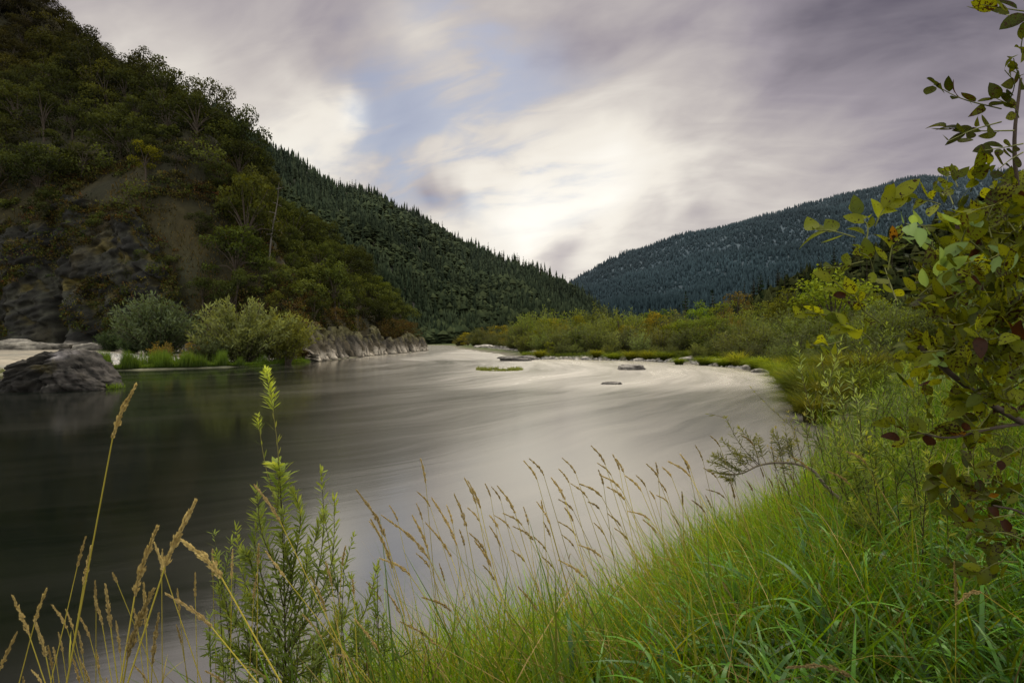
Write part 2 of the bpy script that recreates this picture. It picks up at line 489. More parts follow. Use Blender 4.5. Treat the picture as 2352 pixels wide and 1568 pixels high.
MID_SIL = [(300, 150), (400, 180), (455, 205), (500, 228), (540, 254), (600, 300), (690, 352), (740, 395), (770, 408), (830, 420), (870, 432), (920, 462), (960, 480), (1000, 505), (1040, 527), (1080, 548),
           (1130, 566), (1200, 590), (1250, 612), (1300, 636), (1340, 660), (1370, 683), (1400, 706), (1420, 722), (1450, 752), (1480, 775), (1520, 784)]
MID = ridge_surface(MID_SIL, [(300, 260), (850, 330), (985, 385), (1100, 400), (1520, 400)], [(300, 620), (800, 720), (1100, 760), (1420, 600), (1520, 520)], 1.2, 300, 1520, 160, 60, 13.0, (9, .012))
ridge_object("hillside", MID, lambda p: mixc((.016, .020, .017), (.035, .033, .026), sstep(-.2, .5, fbm(p * .03, 3))))
FAR_SIL = [(1200, 680), (1310, 640), (1330, 628), (1380, 600), (1440, 575), (1500, 556), (1560, 541), (1640, 523), (1700, 506), (1770, 487), (1850, 466), (1930, 444), (2000, 430), (2040, 418), (2080, 406),
           (2120, 402), (2160, 404), (2200, 398), (2260, 388), (2352, 392), (2500, 360)]
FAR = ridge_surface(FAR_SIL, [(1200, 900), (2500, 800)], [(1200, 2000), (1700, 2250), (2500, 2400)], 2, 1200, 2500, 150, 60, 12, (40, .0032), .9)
ridge_object("mountain", FAR, lambda p: mixc((.020, .036, .048), (.034, .058, .080), sstep(500, 1900, p[:, 1])), 400)  # aerial haze put into the ground colour, bluer and paler with distance
RT_SIL = [(1560, 752), (1640, 705), (1700, 668), (1760, 640), (1820, 612), (1890, 590), (1950, 570), (2050, 515), (2130, 492), (2200, 468), (2260, 410), (2300, 392), (2352, 380), (2440, 350), (2560, 300)]
RIGHT = ridge_surface(RT_SIL, [(1560, 210), (1800, 190), (2560, 165)], [(1560, 330), (2560, 380)], 1.4, 1560, 2560, 80, 40, 11, (4, .02))
ridge_object("hillside", RIGHT, lambda p: mixc((.016, .022, .010), (.035, .036, .018), sstep(-.2, .5, fbm(p * .05, 3))))

# ------------------------------------------------------------------ water
def water_mat():
    m, nt = new_mat("river_water"); g = N(nt)
    geo = g.n("ShaderNodeNewGeometry"); P = geo.outputs["Position"]
    # flow lines: the river comes down the valley and swings left round a bend
    rel = g.vmath('SUBTRACT', P, (-46.0, 62.0, 0))
    warp = g.n("ShaderNodeTexNoise"); warp.inputs["Scale"].default_value = .045; warp.inputs["Detail"].default_value = 3
    g.l(P, warp.inputs["Vector"])
    wv = g.vmath('MULTIPLY', g.vmath('SUBTRACT', warp.outputs["Color"], (.5, .5, .5)), (9, 9, 0))
    rel = g.vmath('ADD', rel, wv)
    sx = g.n("ShaderNodeSeparateXYZ"); g.l(rel, sx.inputs[0])
    r = g.vmath('LENGTH', rel, out=1)
    th = g.math('ARCTAN2', sx.outputs[1], sx.outputs[0])
    f1 = g.comb(g.math('MULTIPLY', r, .34), g.math('MULTIPLY', th, 1.5), 0.0)
    f2 = g.comb(g.math('MULTIPLY', r, 2.6), g.math('MULTIPLY', th, 9.0), 3.0)
    s1 = g.noise(f1, 1.0, 5, .62); s2 = g.noise(f2, 1.0, 4, .6)
    st = g.math('ADD', g.math('MULTIPLY', s1, .74), g.math('MULTIPLY', s2, .26))
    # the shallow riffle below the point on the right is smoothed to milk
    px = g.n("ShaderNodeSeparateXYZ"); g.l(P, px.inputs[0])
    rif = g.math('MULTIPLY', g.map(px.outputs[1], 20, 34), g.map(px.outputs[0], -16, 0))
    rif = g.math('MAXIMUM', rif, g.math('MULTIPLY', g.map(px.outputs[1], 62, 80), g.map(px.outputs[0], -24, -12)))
    mid = g.math('MULTIPLY', g.map(g.math('ADD', px.outputs[0], g.math('MULTIPLY', px.outputs[1], .28)), -3.5, 3), .6)  # midstream paled too, putting reflected sky glow into the diffuse colour
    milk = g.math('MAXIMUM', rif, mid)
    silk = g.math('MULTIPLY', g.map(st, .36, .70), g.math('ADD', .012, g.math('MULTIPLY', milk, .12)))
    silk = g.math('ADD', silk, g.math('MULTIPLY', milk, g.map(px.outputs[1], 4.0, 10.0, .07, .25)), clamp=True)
    gl = g.n("ShaderNodeBsdfGlossy"); gl.inputs["Color"].default_value = (1, .98, .93, 1)
    g.l(g.math('ADD', g.map(st, .35, .65, .07, .15, False), g.math('MULTIPLY', milk, .13)), gl.inputs["Roughness"])
    bp = g.n("ShaderNodeBump"); bp.inputs["Strength"].default_value = .028; bp.inputs["Distance"].default_value = .25
    fine = g.noise(g.comb(g.math('MULTIPLY', r, 9), g.math('MULTIPLY', th, 60.0), 0), 1.0, 3)
    g.l(g.math('ADD', st, g.math('MULTIPLY', fine, .12)), bp.inputs["Height"]); g.l(bp.outputs[0], gl.inputs["Normal"])
    df = g.n("ShaderNodeBsdfDiffuse")
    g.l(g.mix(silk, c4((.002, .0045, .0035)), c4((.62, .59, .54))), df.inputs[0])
    fr = g.n("ShaderNodeFresnel"); fr.inputs[0].default_value = 4.2; g.l(bp.outputs[0], fr.inputs["Normal"])
    mx = g.n("ShaderNodeMixShader"); g.l(fr.outputs[0], mx.inputs[0]); g.l(df.outputs[0], mx.inputs[1]); g.l(gl.outputs[0], mx.inputs[2])
    o = g.n("ShaderNodeOutputMaterial"); g.l(mx.outputs[0], o.inputs[0])
    return m
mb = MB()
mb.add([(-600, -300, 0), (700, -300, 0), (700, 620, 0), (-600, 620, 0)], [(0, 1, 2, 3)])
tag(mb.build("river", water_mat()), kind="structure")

# ------------------------------------------------------------------ sky, sun, camera
def dirpx(u, v):
    d = np.array([(u - 1176) / FPX, 1, (784 - v) / FPX]); return d / np.linalg.norm(d)
SUN = unit(np.array([.10, .52, .85]))
SUN_EL = math.asin(SUN[2]); SUN_AZ = math.atan2(SUN[0], SUN[1])

def make_world():
    w = bpy.data.worlds.new("World"); SC.world = w; w.use_nodes = True
    nt = w.node_tree; nt.nodes.clear(); g = N(nt)
    tc = g.n("ShaderNodeTexCoord"); D = tc.outputs["Generated"]
    sp = g.n("ShaderNodeSeparateXYZ"); g.l(D, sp.inputs[0])
    # cloud sheet drawn out along the wind, which blows down the valley
    def plane(z0):
        zc = g.math('ADD', g.math('MAXIMUM', sp.outputs[2], 0.0), z0)
        return g.math('DIVIDE', sp.outputs[0], zc), g.math('DIVIDE', sp.outputs[1], zc)
    px, py = plane(.36)
    n1 = g.noise(g.comb(g.math('MULTIPLY', px, 1.5), g.math('MULTIPLY', py, 1.2), 1.7), 1.0, 4, .5, .25)
    n2 = g.noise(g.comb(g.math('ADD', g.math('MULTIPLY', px, 3.2), g.math('MULTIPLY', py, 1.6)), g.math('MULTIPLY', py, 3.0), 5.3), 1.0, 4, .5, .5)
    n3 = g.noise(g.comb(g.math('ADD', g.math('MULTIPLY', px, 5.0), g.math('MULTIPLY', py, 4.5)), g.math('MULTIPLY', py, 8.0), 2.2), 1.0, 5, .55, .6)
    cl = g.math('ADD', g.math('ADD', g.math('MULTIPLY', n1, .31), g.math('MULTIPLY', n2, .46)), g.math('MULTIPLY', n3, .23))
    wn = g.n("ShaderNodeTexNoise"); wn.inputs["Scale"].default_value = 1.0; wn.inputs["Detail"].default_value = 4
    g.l(g.comb(g.math('MULTIPLY', px, 1.9), g.math('MULTIPLY', py, .9), 9.1), wn.inputs["Vector"])
    Dw = g.vmath('NORMALIZE', g.vmath('ADD', D, g.vmath('MULTIPLY', g.vmath('SUBTRACT', wn.outputs["Color"], (.5, .5, .5)), (.34, .06, .20))))
    def blob(u, v, n, amp):
        k = g.vmath('DOT_PRODUCT', Dw, tuple(dirpx(u, v)), out=1)
        return g.math('MULTIPLY', g.math('POWER', g.math('MAXIMUM', k, 0.0), n), amp)
    def total(items):
        s = items[0]
        for i in items[1:]: s = g.math('ADD', s, i)
        return s
    light = total([blob(1300, 600, 34, .12), blob(760, 380, 120, .08), blob(1850, 430, 200, .10), blob(1250, 500, 40, .15), blob(1250, 490, 220, .12), blob(1430, 430, 260, .17), blob(1120, 520, 300, .14), blob(1560, 380, 300, .10), blob(720, 320, 300, .26), blob(820, 262, 2200, .30), blob(560, 250, 160, .10), blob(440, 170, 300, .10),
                   blob(330, 40, 300, .08), blob(980, 60, 500, .12), blob(1350, 150, 50, .05), blob(2080, 330, 130, .08),
                   blob(2000, 100, 60, -.27), blob(1900, 370, 60, .07), blob(2250, 120, 60, -.07), blob(1720, 60, 120, -.05), blob(560, 60, 300, -.08), blob(720, 160, 300, -.07), blob(870, 170, 300, -.06), blob(1020, 452, 3200, -.26), blob(1330, 575, 1200, -.26), blob(1560, 500, 1500, -.14)])
    tone = g.math('ADD', g.math('ADD', .437, g.math('MULTIPLY', g.math('SUBTRACT', cl, .5), 1.0)), light)
    rp = g.n("ShaderNodeValToRGB"); g.l(tone, rp.inputs[0])
    e = rp.color_ramp.elements
    e[0].position = 0.0; e[0].color = c4((.075, .068, .092)); e[1].position = 1.0; e[1].color = c4((1.0, .97, .90))
    for p, c in ((.16, (.142, .128, .165)), (.36, (.342, .308, .346)), (.55, (.57, .525, .505)), (.74, (.86, .81, .73))):
        x = e.new(p); x.color = c4(c)
    gap = total([blob(900, 280, 130, .50), blob(1130, 80, 300, .60), blob(1320, 340, 110, .42), blob(1090, 360, 140, .40), blob(640, 330, 200, .1)])
    gap = g.math('MULTIPLY', gap, g.map(g.math('ADD', g.math('MULTIPLY', n2, .6), g.math('MULTIPLY', n3, .4)), .62, .38))
    gap = g.map(gap, .06, .50, 0.0, .56)
    sky = g.n("ShaderNodeTexSky"); sky.sky_type = 'NISHITA'; sky.sun_disc = False
    sky.sun_elevation = SUN_EL; sky.sun_rotation = SUN_AZ; sky.altitude = 300; sky.air_density = 1.0; sky.dust_density = 2.0; sky.ozone_density = 1.0
    b1 = g.n("ShaderNodeBackground"); g.l(sky.outputs[0], b1.inputs[0]); b1.inputs[1].default_value = .10
    # unseen sky overhead and behind brightened as fill; cloud glows before the sun
    bk = g.map(sp.outputs[1], .30, -.4)
    bk = g.math('MAXIMUM', bk, g.map(sp.outputs[2], .62, .95))
    colr = g.mix(bk, rp.outputs[0], c4((.65, .62, .56)))
    glow = total([blob(1260, 520, 160, .12), blob(1430, 440, 300, .06)])
    b2 = g.n("ShaderNodeBackground"); g.l(colr, b2.inputs[0]); g.l(g.math('ADD', g.math('ADD', 1.0, g.math('MULTIPLY', bk, 1.6)), glow), b2.inputs[1])
    mx = g.n("ShaderNodeMixShader"); g.l(gap, mx.inputs[0]); g.l(b2.outputs[0], mx.inputs[1]); g.l(b1.outputs[0], mx.inputs[2])
    o = g.n("ShaderNodeOutputWorld"); g.l(mx.outputs[0], o.inputs[0])
    w.cycles.sampling_method = 'MANUAL'; w.cycles.sample_map_resolution = 512
make_world()

sl = bpy.data.lights.new("sun", 'SUN'); sl.energy = 2.6; sl.angle = math.radians(40); sl.color = (1, .86, .64)
so = bpy.data.objects.new("sun", sl); COL.objects.link(so)
so.rotation_euler = Vector(-SUN).to_track_quat('-Z', 'Y').to_euler(); so.location = (0, 0, 60)

cam = bpy.data.cameras.new("camera"); cam.lens = 20; cam.sensor_width = 36; cam.clip_start = .05; cam.clip_end = 20000
co = bpy.data.objects.new("camera", cam); COL.objects.link(co)
co.location = (0, 0, CAMZ); co.rotation_euler = (math.radians(90), 0, 0); SC.camera = co
SC.render.engine = 'CYCLES'
SC.view_settings.view_transform = 'Standard'; SC.view_settings.look = 'None'; SC.view_settings.exposure = 0; SC.view_settings.gamma = 1
SC.cycles.max_bounces = 6; SC.cycles.diffuse_bounces = 2; SC.cycles.glossy_bounces = 2; SC.cycles.transmission_bounces = 3; SC.cycles.transparent_max_bounces = 4
SC.cycles.use_denoising = True
SC.cycles.sample_clamp_indirect = 4
# ------------------------------------------------------------------ tree prototypes
def limb_pts(a, b, sag, n=7):
    t = np.linspace(0, 1, n)[:, None]
    p = a + (b - a) * t
    p[:, 2] += sag * np.sin(t[:, 0] * math.pi)
    p[1:-1] += R.normal(0, .035, (n - 2, 3)) * np.linalg.norm(b - a)
    return p

def make_broadleaf(name, H, W, trunk_h, nclump, nleaf, leaf, col_hi, col_lo, lean=0.0, bark=(.045, .036, .028), shape=1.0, mat="leaf", clump=(.20, .32), hide=True, dense=1.0):
    """A round-crowned tree: forked trunk, limbs to every clump, leaves on the clumps."""
    root = empty(name)
    tr = MB(); cr = MB()
    top = np.array([lean * H * .3, 0, trunk_h])
    trunk = np.array([[0, 0, -.6], [lean * .05 * H, 0, trunk_h * .5], top])
    tube(tr, spline(trunk, 7), np.linspace(.045, .032, 7) * H * .62, 7, bark)
    cs = []
    for i in range(nclump):
        for _ in range(30):
            d = rdir(1, .25)[0]; r = R.uniform(.45, 1.0) ** .6
            c = np.array([d[0] * W * .5 * r, d[1] * W * .5 * r, 0])
            zz = trunk_h * .75 + (H - trunk_h * .75) * (.5 + .5 * d[2] * r) ** shape
            c[2] = zz - .10 * H; c[0] += lean * (zz - trunk_h)
            rad = H * R.uniform(*clump) * .55
            if all(np.linalg.norm(c - k[0]) > .62 * (rad + k[1]) * .9 for k in cs): break
        cs.append((c, rad))
    for c, rad in cs:
        mid = top + (c - top) * .4 + np.array([0, 0, .04 * H])
        tube(tr, spline([top - [0, 0, trunk_h * R.uniform(0, .45)], mid, c], 6), np.linspace(.016, .005, 6) * H * .7, 4, bark)
        n = int(nleaf * (rad / (H * .14)) ** 2)
        d = rdir(n, .35)
        rr = rad * R.uniform(.55, 1.08, n) ** .7
        pos = c + d * rr[:, None] * np.array([1.15, 1.15, .82])
        pos += R.normal(0, .10 * rad, (n, 3))
        nrm = unit(d + R.normal(0, .55, (n, 3)))
        t = unit(np.cross(nrm, R.normal(size=(n, 3))))
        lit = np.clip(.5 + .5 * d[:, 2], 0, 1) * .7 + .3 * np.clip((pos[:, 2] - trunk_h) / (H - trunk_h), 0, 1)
        col = mixc(col_lo, col_hi, np.clip(lit * .9 + R.normal(0, .18, n), 0, 1.2))  # shading baked into leaf colour: lighter on top, darker underneath
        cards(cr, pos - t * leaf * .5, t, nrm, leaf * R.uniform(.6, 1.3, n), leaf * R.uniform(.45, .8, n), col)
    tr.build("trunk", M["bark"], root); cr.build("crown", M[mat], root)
    return root

def make_conifer(name, H, W, whorls, nb, col_hi, col_lo, bare=.08, ragged=.25, bark=(.05, .038, .03), sub=3):
    """Fir or pine: straight tapering stem, drooping whorls of boughs, ragged outline."""
    root = empty(name)
    tr = MB(); cr = MB()
    tube(tr, [(0, 0, -.8), (0, 0, H * .5), (0, 0, H * .99)], np.array([.016, .009, .001]) * H, 6, bark)
    for k in range(whorls):
        f = (k + R.uniform(-.3, .3)) / (whorls - 1); f = min(max(f, 0), 1)
        z = H * (bare + (1 - bare) * f)
        rad = W * .5 * (1 - f) ** .8 * R.uniform(1 - ragged, 1 + ragged * .6) + .02 * W
        if f < .12: rad *= .55 + 3.5 * f
        n = max(4, int(nb * (1 - .45 * f)))
        az = R.uniform(0, 6.28) + np.arange(n) / n * 6.28 + R.normal(0, .25, n)
        L = rad * R.uniform(.55, 1.15, n)
        droop = -.50 + .85 * f
        for q in range(sub):
            s0 = q / sub
            d = np.stack([np.cos(az), np.sin(az), np.full(n, droop) + R.normal(0, .12, n)], -1)
            p0 = np.array([0, 0, z]) + d * (L * s0)[:, None]
            dd = unit(d + R.normal(0, .22, (n, 3)))
            nr = unit(np.array([0, 0, .6]) + R.normal(0, .8, (n, 3)))
            col = mixc(col_lo, col_hi, np.clip(s0 * .8 + .2 * f + R.normal(0, .2, n), 0, 1.2))
            cards(cr, p0, dd, nr, L * (1.25 / sub + .12), L * (.62 - .32 * s0) + .02 * W, col)
    n = 6
    cards(cr, np.tile([0, 0, H * .93], (n, 1)), unit(np.stack([R.normal(0, .2, n), R.normal(0, .2, n), np.ones(n)], -1)), rdir(n), H * .08, H * .02, col_lo)
    tr.build("trunk", M["bark"], root); cr.build("crown", M["far" if sub < 3 else "leaf"], root)
    return root

def make_willow(name, H, W, stems, per, leaf, col_hi, col_lo, mat="willow", arch=.5, bark=(.07, .06, .045), yellow=0.0):
    """Bush of many rods rising from one base, with narrow leaves along them."""
    root = empty(name); tr = MB(); cr = MB()
    for i in range(stems):
        az = R.uniform(0, 6.28); out = W * .5 * R.uniform(.1, 1.0) ** .7
        h = H * R.uniform(.45, 1.0) * (1 - .35 * (out / (W * .5)) ** 2)
        b = np.array([math.cos(az), math.sin(az), 0])
        base = b * out * .25 * R.uniform(.3, 1) + [0, 0, -.2]
        tip = b * out + [0, 0, h]
        mid = base * .5 + tip * .5 + [0, 0, h * .10 * arch] - b * out * .12
        pts = spline([base, mid, tip], 9)
        tube(tr, pts, np.linspace(.0075, .002, 9) * H, 3, bark)
        n = per
        t = R.uniform(.22, 1.0, n) ** .85
        k = np.minimum((t * 8).astype(int), 7); fr = (t * 8 - k)[:, None]
        p = pts[k] * (1 - fr) + pts[k + 1] * fr
        p = p + R.normal(0, .045 * H, (n, 3)) * (1.15 - t[:, None] * .7)
        ax = unit(pts[-1] - pts[0])
        d = unit(ax * .8 + R.normal(0, .65, (n, 3)) + [0, 0, .15])
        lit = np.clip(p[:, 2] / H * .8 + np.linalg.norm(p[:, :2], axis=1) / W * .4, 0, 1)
        c = mixc(col_lo, col_hi, np.clip(lit + R.normal(0, .2, n), 0, 1.25))  # leaf colour carries light and shade: paler high and outside, darker within
        if yellow: c = np.where(R.random((n, 1)) < yellow, np.array([[.20, .13, .015]]), c)
        cards(cr, p, d, rdir(n, .6), leaf * R.uniform(.6, 1.4, n), leaf * R.uniform(.2, .36, n), c)
    tr.build("trunk", M["bark"], root); cr.build("crown", M[mat], root)
    return root

def make_tussock(name, Rr, H, n, hi, lo):
    root = empty(name); mb = MB()
    a = R.uniform(0, 6.28, n); r = Rr * .45 * np.sqrt(R.random(n))
    b = np.stack([np.cos(a) * r, np.sin(a) * r, np.full(n, -.05)], -1)
    az = a + R.normal(0, .5, n)
    c = mixc(lo, hi, R.random(n)); 
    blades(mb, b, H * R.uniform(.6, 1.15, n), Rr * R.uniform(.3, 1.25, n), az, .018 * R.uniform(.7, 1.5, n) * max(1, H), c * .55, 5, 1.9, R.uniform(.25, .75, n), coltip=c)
    mb.build("blades", M["grass"], root)
    return root

def make_snag(name, H, lean, nbr, col=(.20, .18, .16), fork=False, small=1.0):
    root = empty(name); mb = MB()
    pts = spline([(0, 0, -.5), (lean * H * .35, 0, H * .4), (lean * H * .75, .02 * H, H * .75), (lean * H, 0, H)], 10)
    tube(mb, pts, np.linspace(.017, .002, 10) * H * small, 6, col)
    mb.build("trunk", M["bark"], root)
    for i in range(nbr):
        t = R.uniform(.35, .92); p = pts[int(t * 9)]
        az = R.uniform(0, 6.28); L = H * R.uniform(.10, .26) * (1.15 - t)
        d = np.array([math.cos(az), math.sin(az) * .6, R.uniform(-.25, .5)])
        if fork: d = np.array([R.choice([-1, 1]) * R.uniform(.3, .9), R.normal(0, .3), R.uniform(.4, 1.2)]); L = H * R.uniform(.15, .42)
        e = p + d * L; m = (p + e) / 2 + R.normal(0, .08, 3) * L
        b = MB(); q = spline([p, m, e], 7)
        tube(b, q, np.linspace(.006, .0015, 7) * H * small, 4, col)
        for _ in range(3):
            k = R.integers(2, 6); dd = unit(d + R.normal(0, .7, 3)); tube(b, [q[k], q[k] + dd * L * .3], [.003 * H * small, .001 * H * small], 3, col)
        b.build("branch", M["bark"], root)
    return root

def put(root, loc, s=1.0, rz=None, tint=None, label=None, cat=None, group=None, sz=None):
    root.location = tuple(float(x) for x in loc); s = float(s)
    root.scale = (s, s, s * (sz or 1.0)); root.rotation_euler = (0, 0, R.uniform(0, 6.28) if rz is None else rz)
    if tint is not None: set_tint(root, tint)
    tag(root, label, cat, group)
    return root

class Kind:
    """Prototypes; the first use of each is the prototype itself, later ones are copies."""
    def __init__(s, *roots): s.r = list(roots); s.used = [False] * len(roots)
    def get(s, i=None):
        i = int(R.integers(len(s.r))) if i is None else i
        if not s.used[i]:
            s.used[i] = True; return s.r[i]
        c = copy_tree(s.r[i])
        for k in ("label", "group", "category"):
            if k in c: del c[k]
        return c
    def clean(s):
        for r, u in zip(s.r, s.used):
            if not u:
                for ch in list(r.children): bpy.data.objects.remove(ch)
                bpy.data.objects.remove(r)

GREEN_HI, GREEN_LO = (.115, .130, .030), (.016, .021, .008)
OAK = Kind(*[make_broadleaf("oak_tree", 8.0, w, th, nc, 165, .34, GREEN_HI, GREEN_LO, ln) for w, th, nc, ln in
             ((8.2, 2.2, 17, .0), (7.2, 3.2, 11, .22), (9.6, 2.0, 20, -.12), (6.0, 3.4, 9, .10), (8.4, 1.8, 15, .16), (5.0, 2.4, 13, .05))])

# --- oaks on the left spur
pts = []
def try_oak(x, y, rmin):
    for q in pts:
        if (q[0] - x) ** 2 + (q[1] - y) ** 2 < (rmin * .5 + q[2] * .5) ** 2: return False
    return True
def px(p): return 1176 + p[0] / p[1] * FPX, 784 - (p[2] - CAMZ) / p[1] * FPX
def in_clear(u, v):
    """Openings of dry grass and bare rock seen on the slope (foot of the trunk)."""
    if u < 262 and 515 < v < 820: return True
    if 225 < u < 345 and 545 < v < 660: return True
    if 400 < u < 560 and 600 < v < 705: return True
    if 600 < u < 662 and 500 < v < 640: return True
    if u < 720 and v > 735: return True
    return False
cy = 74 + 120 * R.random(40000) ** 1.1; cx = -26 - 155 * R.random(40000); cz = hill_z(cx, cy)
for x, y, z in zip(cx, cy, cz):
    if len(pts) >= 290: break
    u, v = px((x, y, z))
    if u < -160 or z < 3.8 or v < -90 or y > 164 + (-24 - x) * .62 or z > 150 or (in_clear(u, v) and R.random() > (.35 if u < 262 and v < 760 else .10)): continue
    rm = 4.2 if y < 110 else 5.3
    if try_oak(x, y, rm): pts.append((x, y, rm, z, u, v))
print("oaks", len(pts))
pts.sort(key=lambda p: p[1])
for i, (x, y, rm, z, u, v) in enumerate(pts):
    o = OAK.get()
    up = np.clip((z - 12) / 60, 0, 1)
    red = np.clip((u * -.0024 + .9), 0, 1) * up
    t = mixc((.52, .58, .42), (.20, .155, .14), np.clip(up * .6 + red * .6, 0, 1))  # vignette put in the tint: crowns darker and browner toward the upper left
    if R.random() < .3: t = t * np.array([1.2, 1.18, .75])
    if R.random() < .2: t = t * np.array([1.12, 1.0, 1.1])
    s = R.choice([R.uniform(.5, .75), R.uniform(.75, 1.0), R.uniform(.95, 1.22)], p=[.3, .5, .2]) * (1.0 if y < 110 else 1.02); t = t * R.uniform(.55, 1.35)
    if y > 150 + (-24 - x) * .5: s *= .72 if not 600 < u < 790 else .58
    if u > 880: s *= .72
    if v > 600 and u < 760: s *= .7
    if in_clear(u, v): s = R.uniform(.35, .6)
    skyline = y > 150 + (-24 - x) * .5
    if skyline: lab, gr = "rounded oak standing against the sky along the crest of the steep hillside", "oaks along the crest of the steep hillside"
    elif u > 760: lab, gr = "olive green oak above the pale rock cliff where the wooded spur meets the river", "oaks above the pale cliff"
    elif z < 30: lab, gr = "green oak low on the steep hillside, around the dry grass clearing and dark crag", "oaks low on the hillside"
    else: lab, gr = "dark brownish green oak in the dense stand covering the upper steep hillside", "oaks covering the upper hillside"
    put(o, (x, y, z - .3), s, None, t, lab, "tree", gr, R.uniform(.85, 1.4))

# more of the same wood than one would count: the smaller crowns between and behind, as one mass
XT = []; seen = np.array([(q[0], q[1]) for q in pts])
for x, y, z in zip(cx[::-1], cy[::-1], cz[::-1]):
    if len(XT) >= 420: break
    u, v = px((x, y, z))
    if u < -120 or z < 5 or v < -60 or y > 160 + (-24 - x) * .60 or (in_clear(u, v) and R.random() > .06): continue
    if ((seen[:, 0] - x) ** 2 + (seen[:, 1] - y) ** 2).min() < 2.6 ** 2: continue
    if XT and min((q[0] - x) ** 2 + (q[1] - y) ** 2 for q in XT) < 3.2 ** 2: continue
    XT.append((x, y, z, u))
XT = np.array(XT); m = len(XT); s = R.uniform(.55, 1.1, m)
hue_ = mixc((1.0, 1.05, .8), (.62, .48, .46), np.clip((900 - XT[:, 3]) / 900, 0, 1) * sstep(15, 60, XT[:, 2]))  # same vignette darkening painted into these crowns
cc = np.repeat(XT[:, :3], 9, axis=0); ss = np.repeat(s, 9); d_ = rdir(m * 9, .3)
cc = cc + d_ * ss[:, None] * np.array([2.4, 2.4, 1.6]) + np.stack([ss * 0, ss * 0, ss * 3.4], -1)
mb = MB(); per = 62; n = len(cc) * per; dd = rdir(n, .4); rad = np.repeat(ss * R.uniform(1.0, 1.5, len(ss)), per) * R.uniform(.5, 1.05, n)
pos = np.repeat(cc, per, axis=0) + dd * rad[:, None] * np.array([1.1, 1.1, .8]); nn = unit(dd + R.normal(0, .6, (n, 3))); tt = unit(np.cross(nn, R.normal(size=(n, 3))))
cl_ = mixc(np.array(GREEN_LO) * .5, np.array(GREEN_HI) * .55, np.clip(.45 + .5 * dd[:, 2] + R.normal(0, .2, n), 0, 1.2)) * np.repeat(np.repeat(hue_ * R.uniform(.5, 1.3, (m, 1)), 9, axis=0), per, axis=0)  # clump tops lighter, undersides darker: shading held in the leaf colour
cards(mb, pos - tt * .17, tt, nn, .36 * R.uniform(.6, 1.3, n), .25 * R.uniform(.7, 1.2, n), cl_)
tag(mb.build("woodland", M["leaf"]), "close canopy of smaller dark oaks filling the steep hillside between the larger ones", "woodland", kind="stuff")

def on_hill(u, v, y):
    p = at(u, v, y); z = float(hill_z(np.array([p[0]]), np.array([p[1]]))[0]); return (p[0], p[1], z)
def hill_hit(u, v):
    """First point of the left slope along the ray through u, v."""
    ys = np.linspace(60, 230, 900); X = (u - 1176) / FPX * ys; Z = CAMZ + (784 - v) / FPX * ys
    h = hill_z(X, ys); k = np.argmax(h > Z); return (X[k], ys[k], h[k])

# singular trees of the clearing
def lone(u, v, kind, s, tint, label, **k):
    p = hill_hit(u, v); return put(kind.get(k.get("i")), (p[0], p[1], p[2] - .2), s, k.get("rz"), tint, label, "tree")
lone(540, 655, OAK, 1.12, (.62, .78, .42), "large spreading oak with two dark trunks, alone at the right of the dry grass clearing", i=0)
lone(322, 632, OAK, .58, (.68, .8, .5), "small flat-topped oak on a bare trunk at the edge of the dry grass clearing", i=1)
lone(395, 650, OAK, .52, (.8, .85, .8), "small leaning pale-leaved oak beside the small flat-topped oak in the clearing", i=3)
lone(335, 415, OAK, .72, (1.7, 1.5, .25), "oak with a bright yellow-green top amid the dark stand on the upper hillside", i=3)
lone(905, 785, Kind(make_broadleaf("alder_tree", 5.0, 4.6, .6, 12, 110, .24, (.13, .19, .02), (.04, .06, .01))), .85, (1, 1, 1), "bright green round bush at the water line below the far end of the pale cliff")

sn = make_snag("dead_tree", 12.5, .13, 13, (.085, .078, .07), False, .75)
p = hill_hit(615, 620); put(sn, p, 1.0, .0, None, "tall bare grey dead tree leaning right beside the large spreading oak", "dead tree")
sn = make_snag("dead_tree", 6.0, .08, 5)
p = hill_hit(690, 615); put(sn, p, .8, .4, None, "short thin dead stem among the oaks right of the tall dead tree", "dead tree")
sn = make_snag("dead_tree", 15.0, .10, 7, (.03, .025, .022), True, 1.1)
k = min(((abs(px(q[:2] + (q[3],))[0] - 392) + 0 * q[1], q) for q in pts if q[1] > 150 + (-24 - q[0]) * .4), key=lambda t: t[0], default=(0, pts[-1]))[1]
put(sn, (k[0] + 1.5, k[1], k[3]), 1.15, .0, None, "bare black forked dead tree rising above the crest of the steep hillside", "dead tree")

# low brush that fills the slope between the oaks: nobody could count it
def brush(name, P, size, per, hi, lo, mat, leaf, var=(.7, 1.25), hue=.08):
    mb = MB(); n = len(P)
    s = size * R.uniform(.5, 1.3, n)
    c = np.repeat(P, per, axis=0); ss = np.repeat(s, per)
    d = rdir(n * per, .6); d[:, 2] = np.abs(d[:, 2])
    pos = c + d * (ss * R.uniform(.4, 1, n * per))[:, None]
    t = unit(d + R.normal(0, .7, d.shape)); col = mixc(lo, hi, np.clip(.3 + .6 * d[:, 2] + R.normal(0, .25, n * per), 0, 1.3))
    col = col * np.repeat(R.uniform(*var, (n, 1)) * (1 + R.normal(0, hue, (n, 3))), per, axis=0)
    cards(mb, pos, t, rdir(n * per, .5), leaf * R.uniform(.6, 1.4, n * per), leaf * R.uniform(.35, .6, n * per), col)
    return mb.build(name, M[mat])
x = -27 - 130 * R.random(5200); y = 74 + 95 * R.random(5200)
z = hill_z(x, y); uu = 1176 + x / y * FPX; vv = 784 - (z - CAMZ) / y * FPX
clr = np.array([in_clear(a, b) for a, b in zip(uu, vv)])
keep = (z > 4.2) & (uu > -80) & (vv > -20) & ((~clr) | (R.random(5200) < .55))
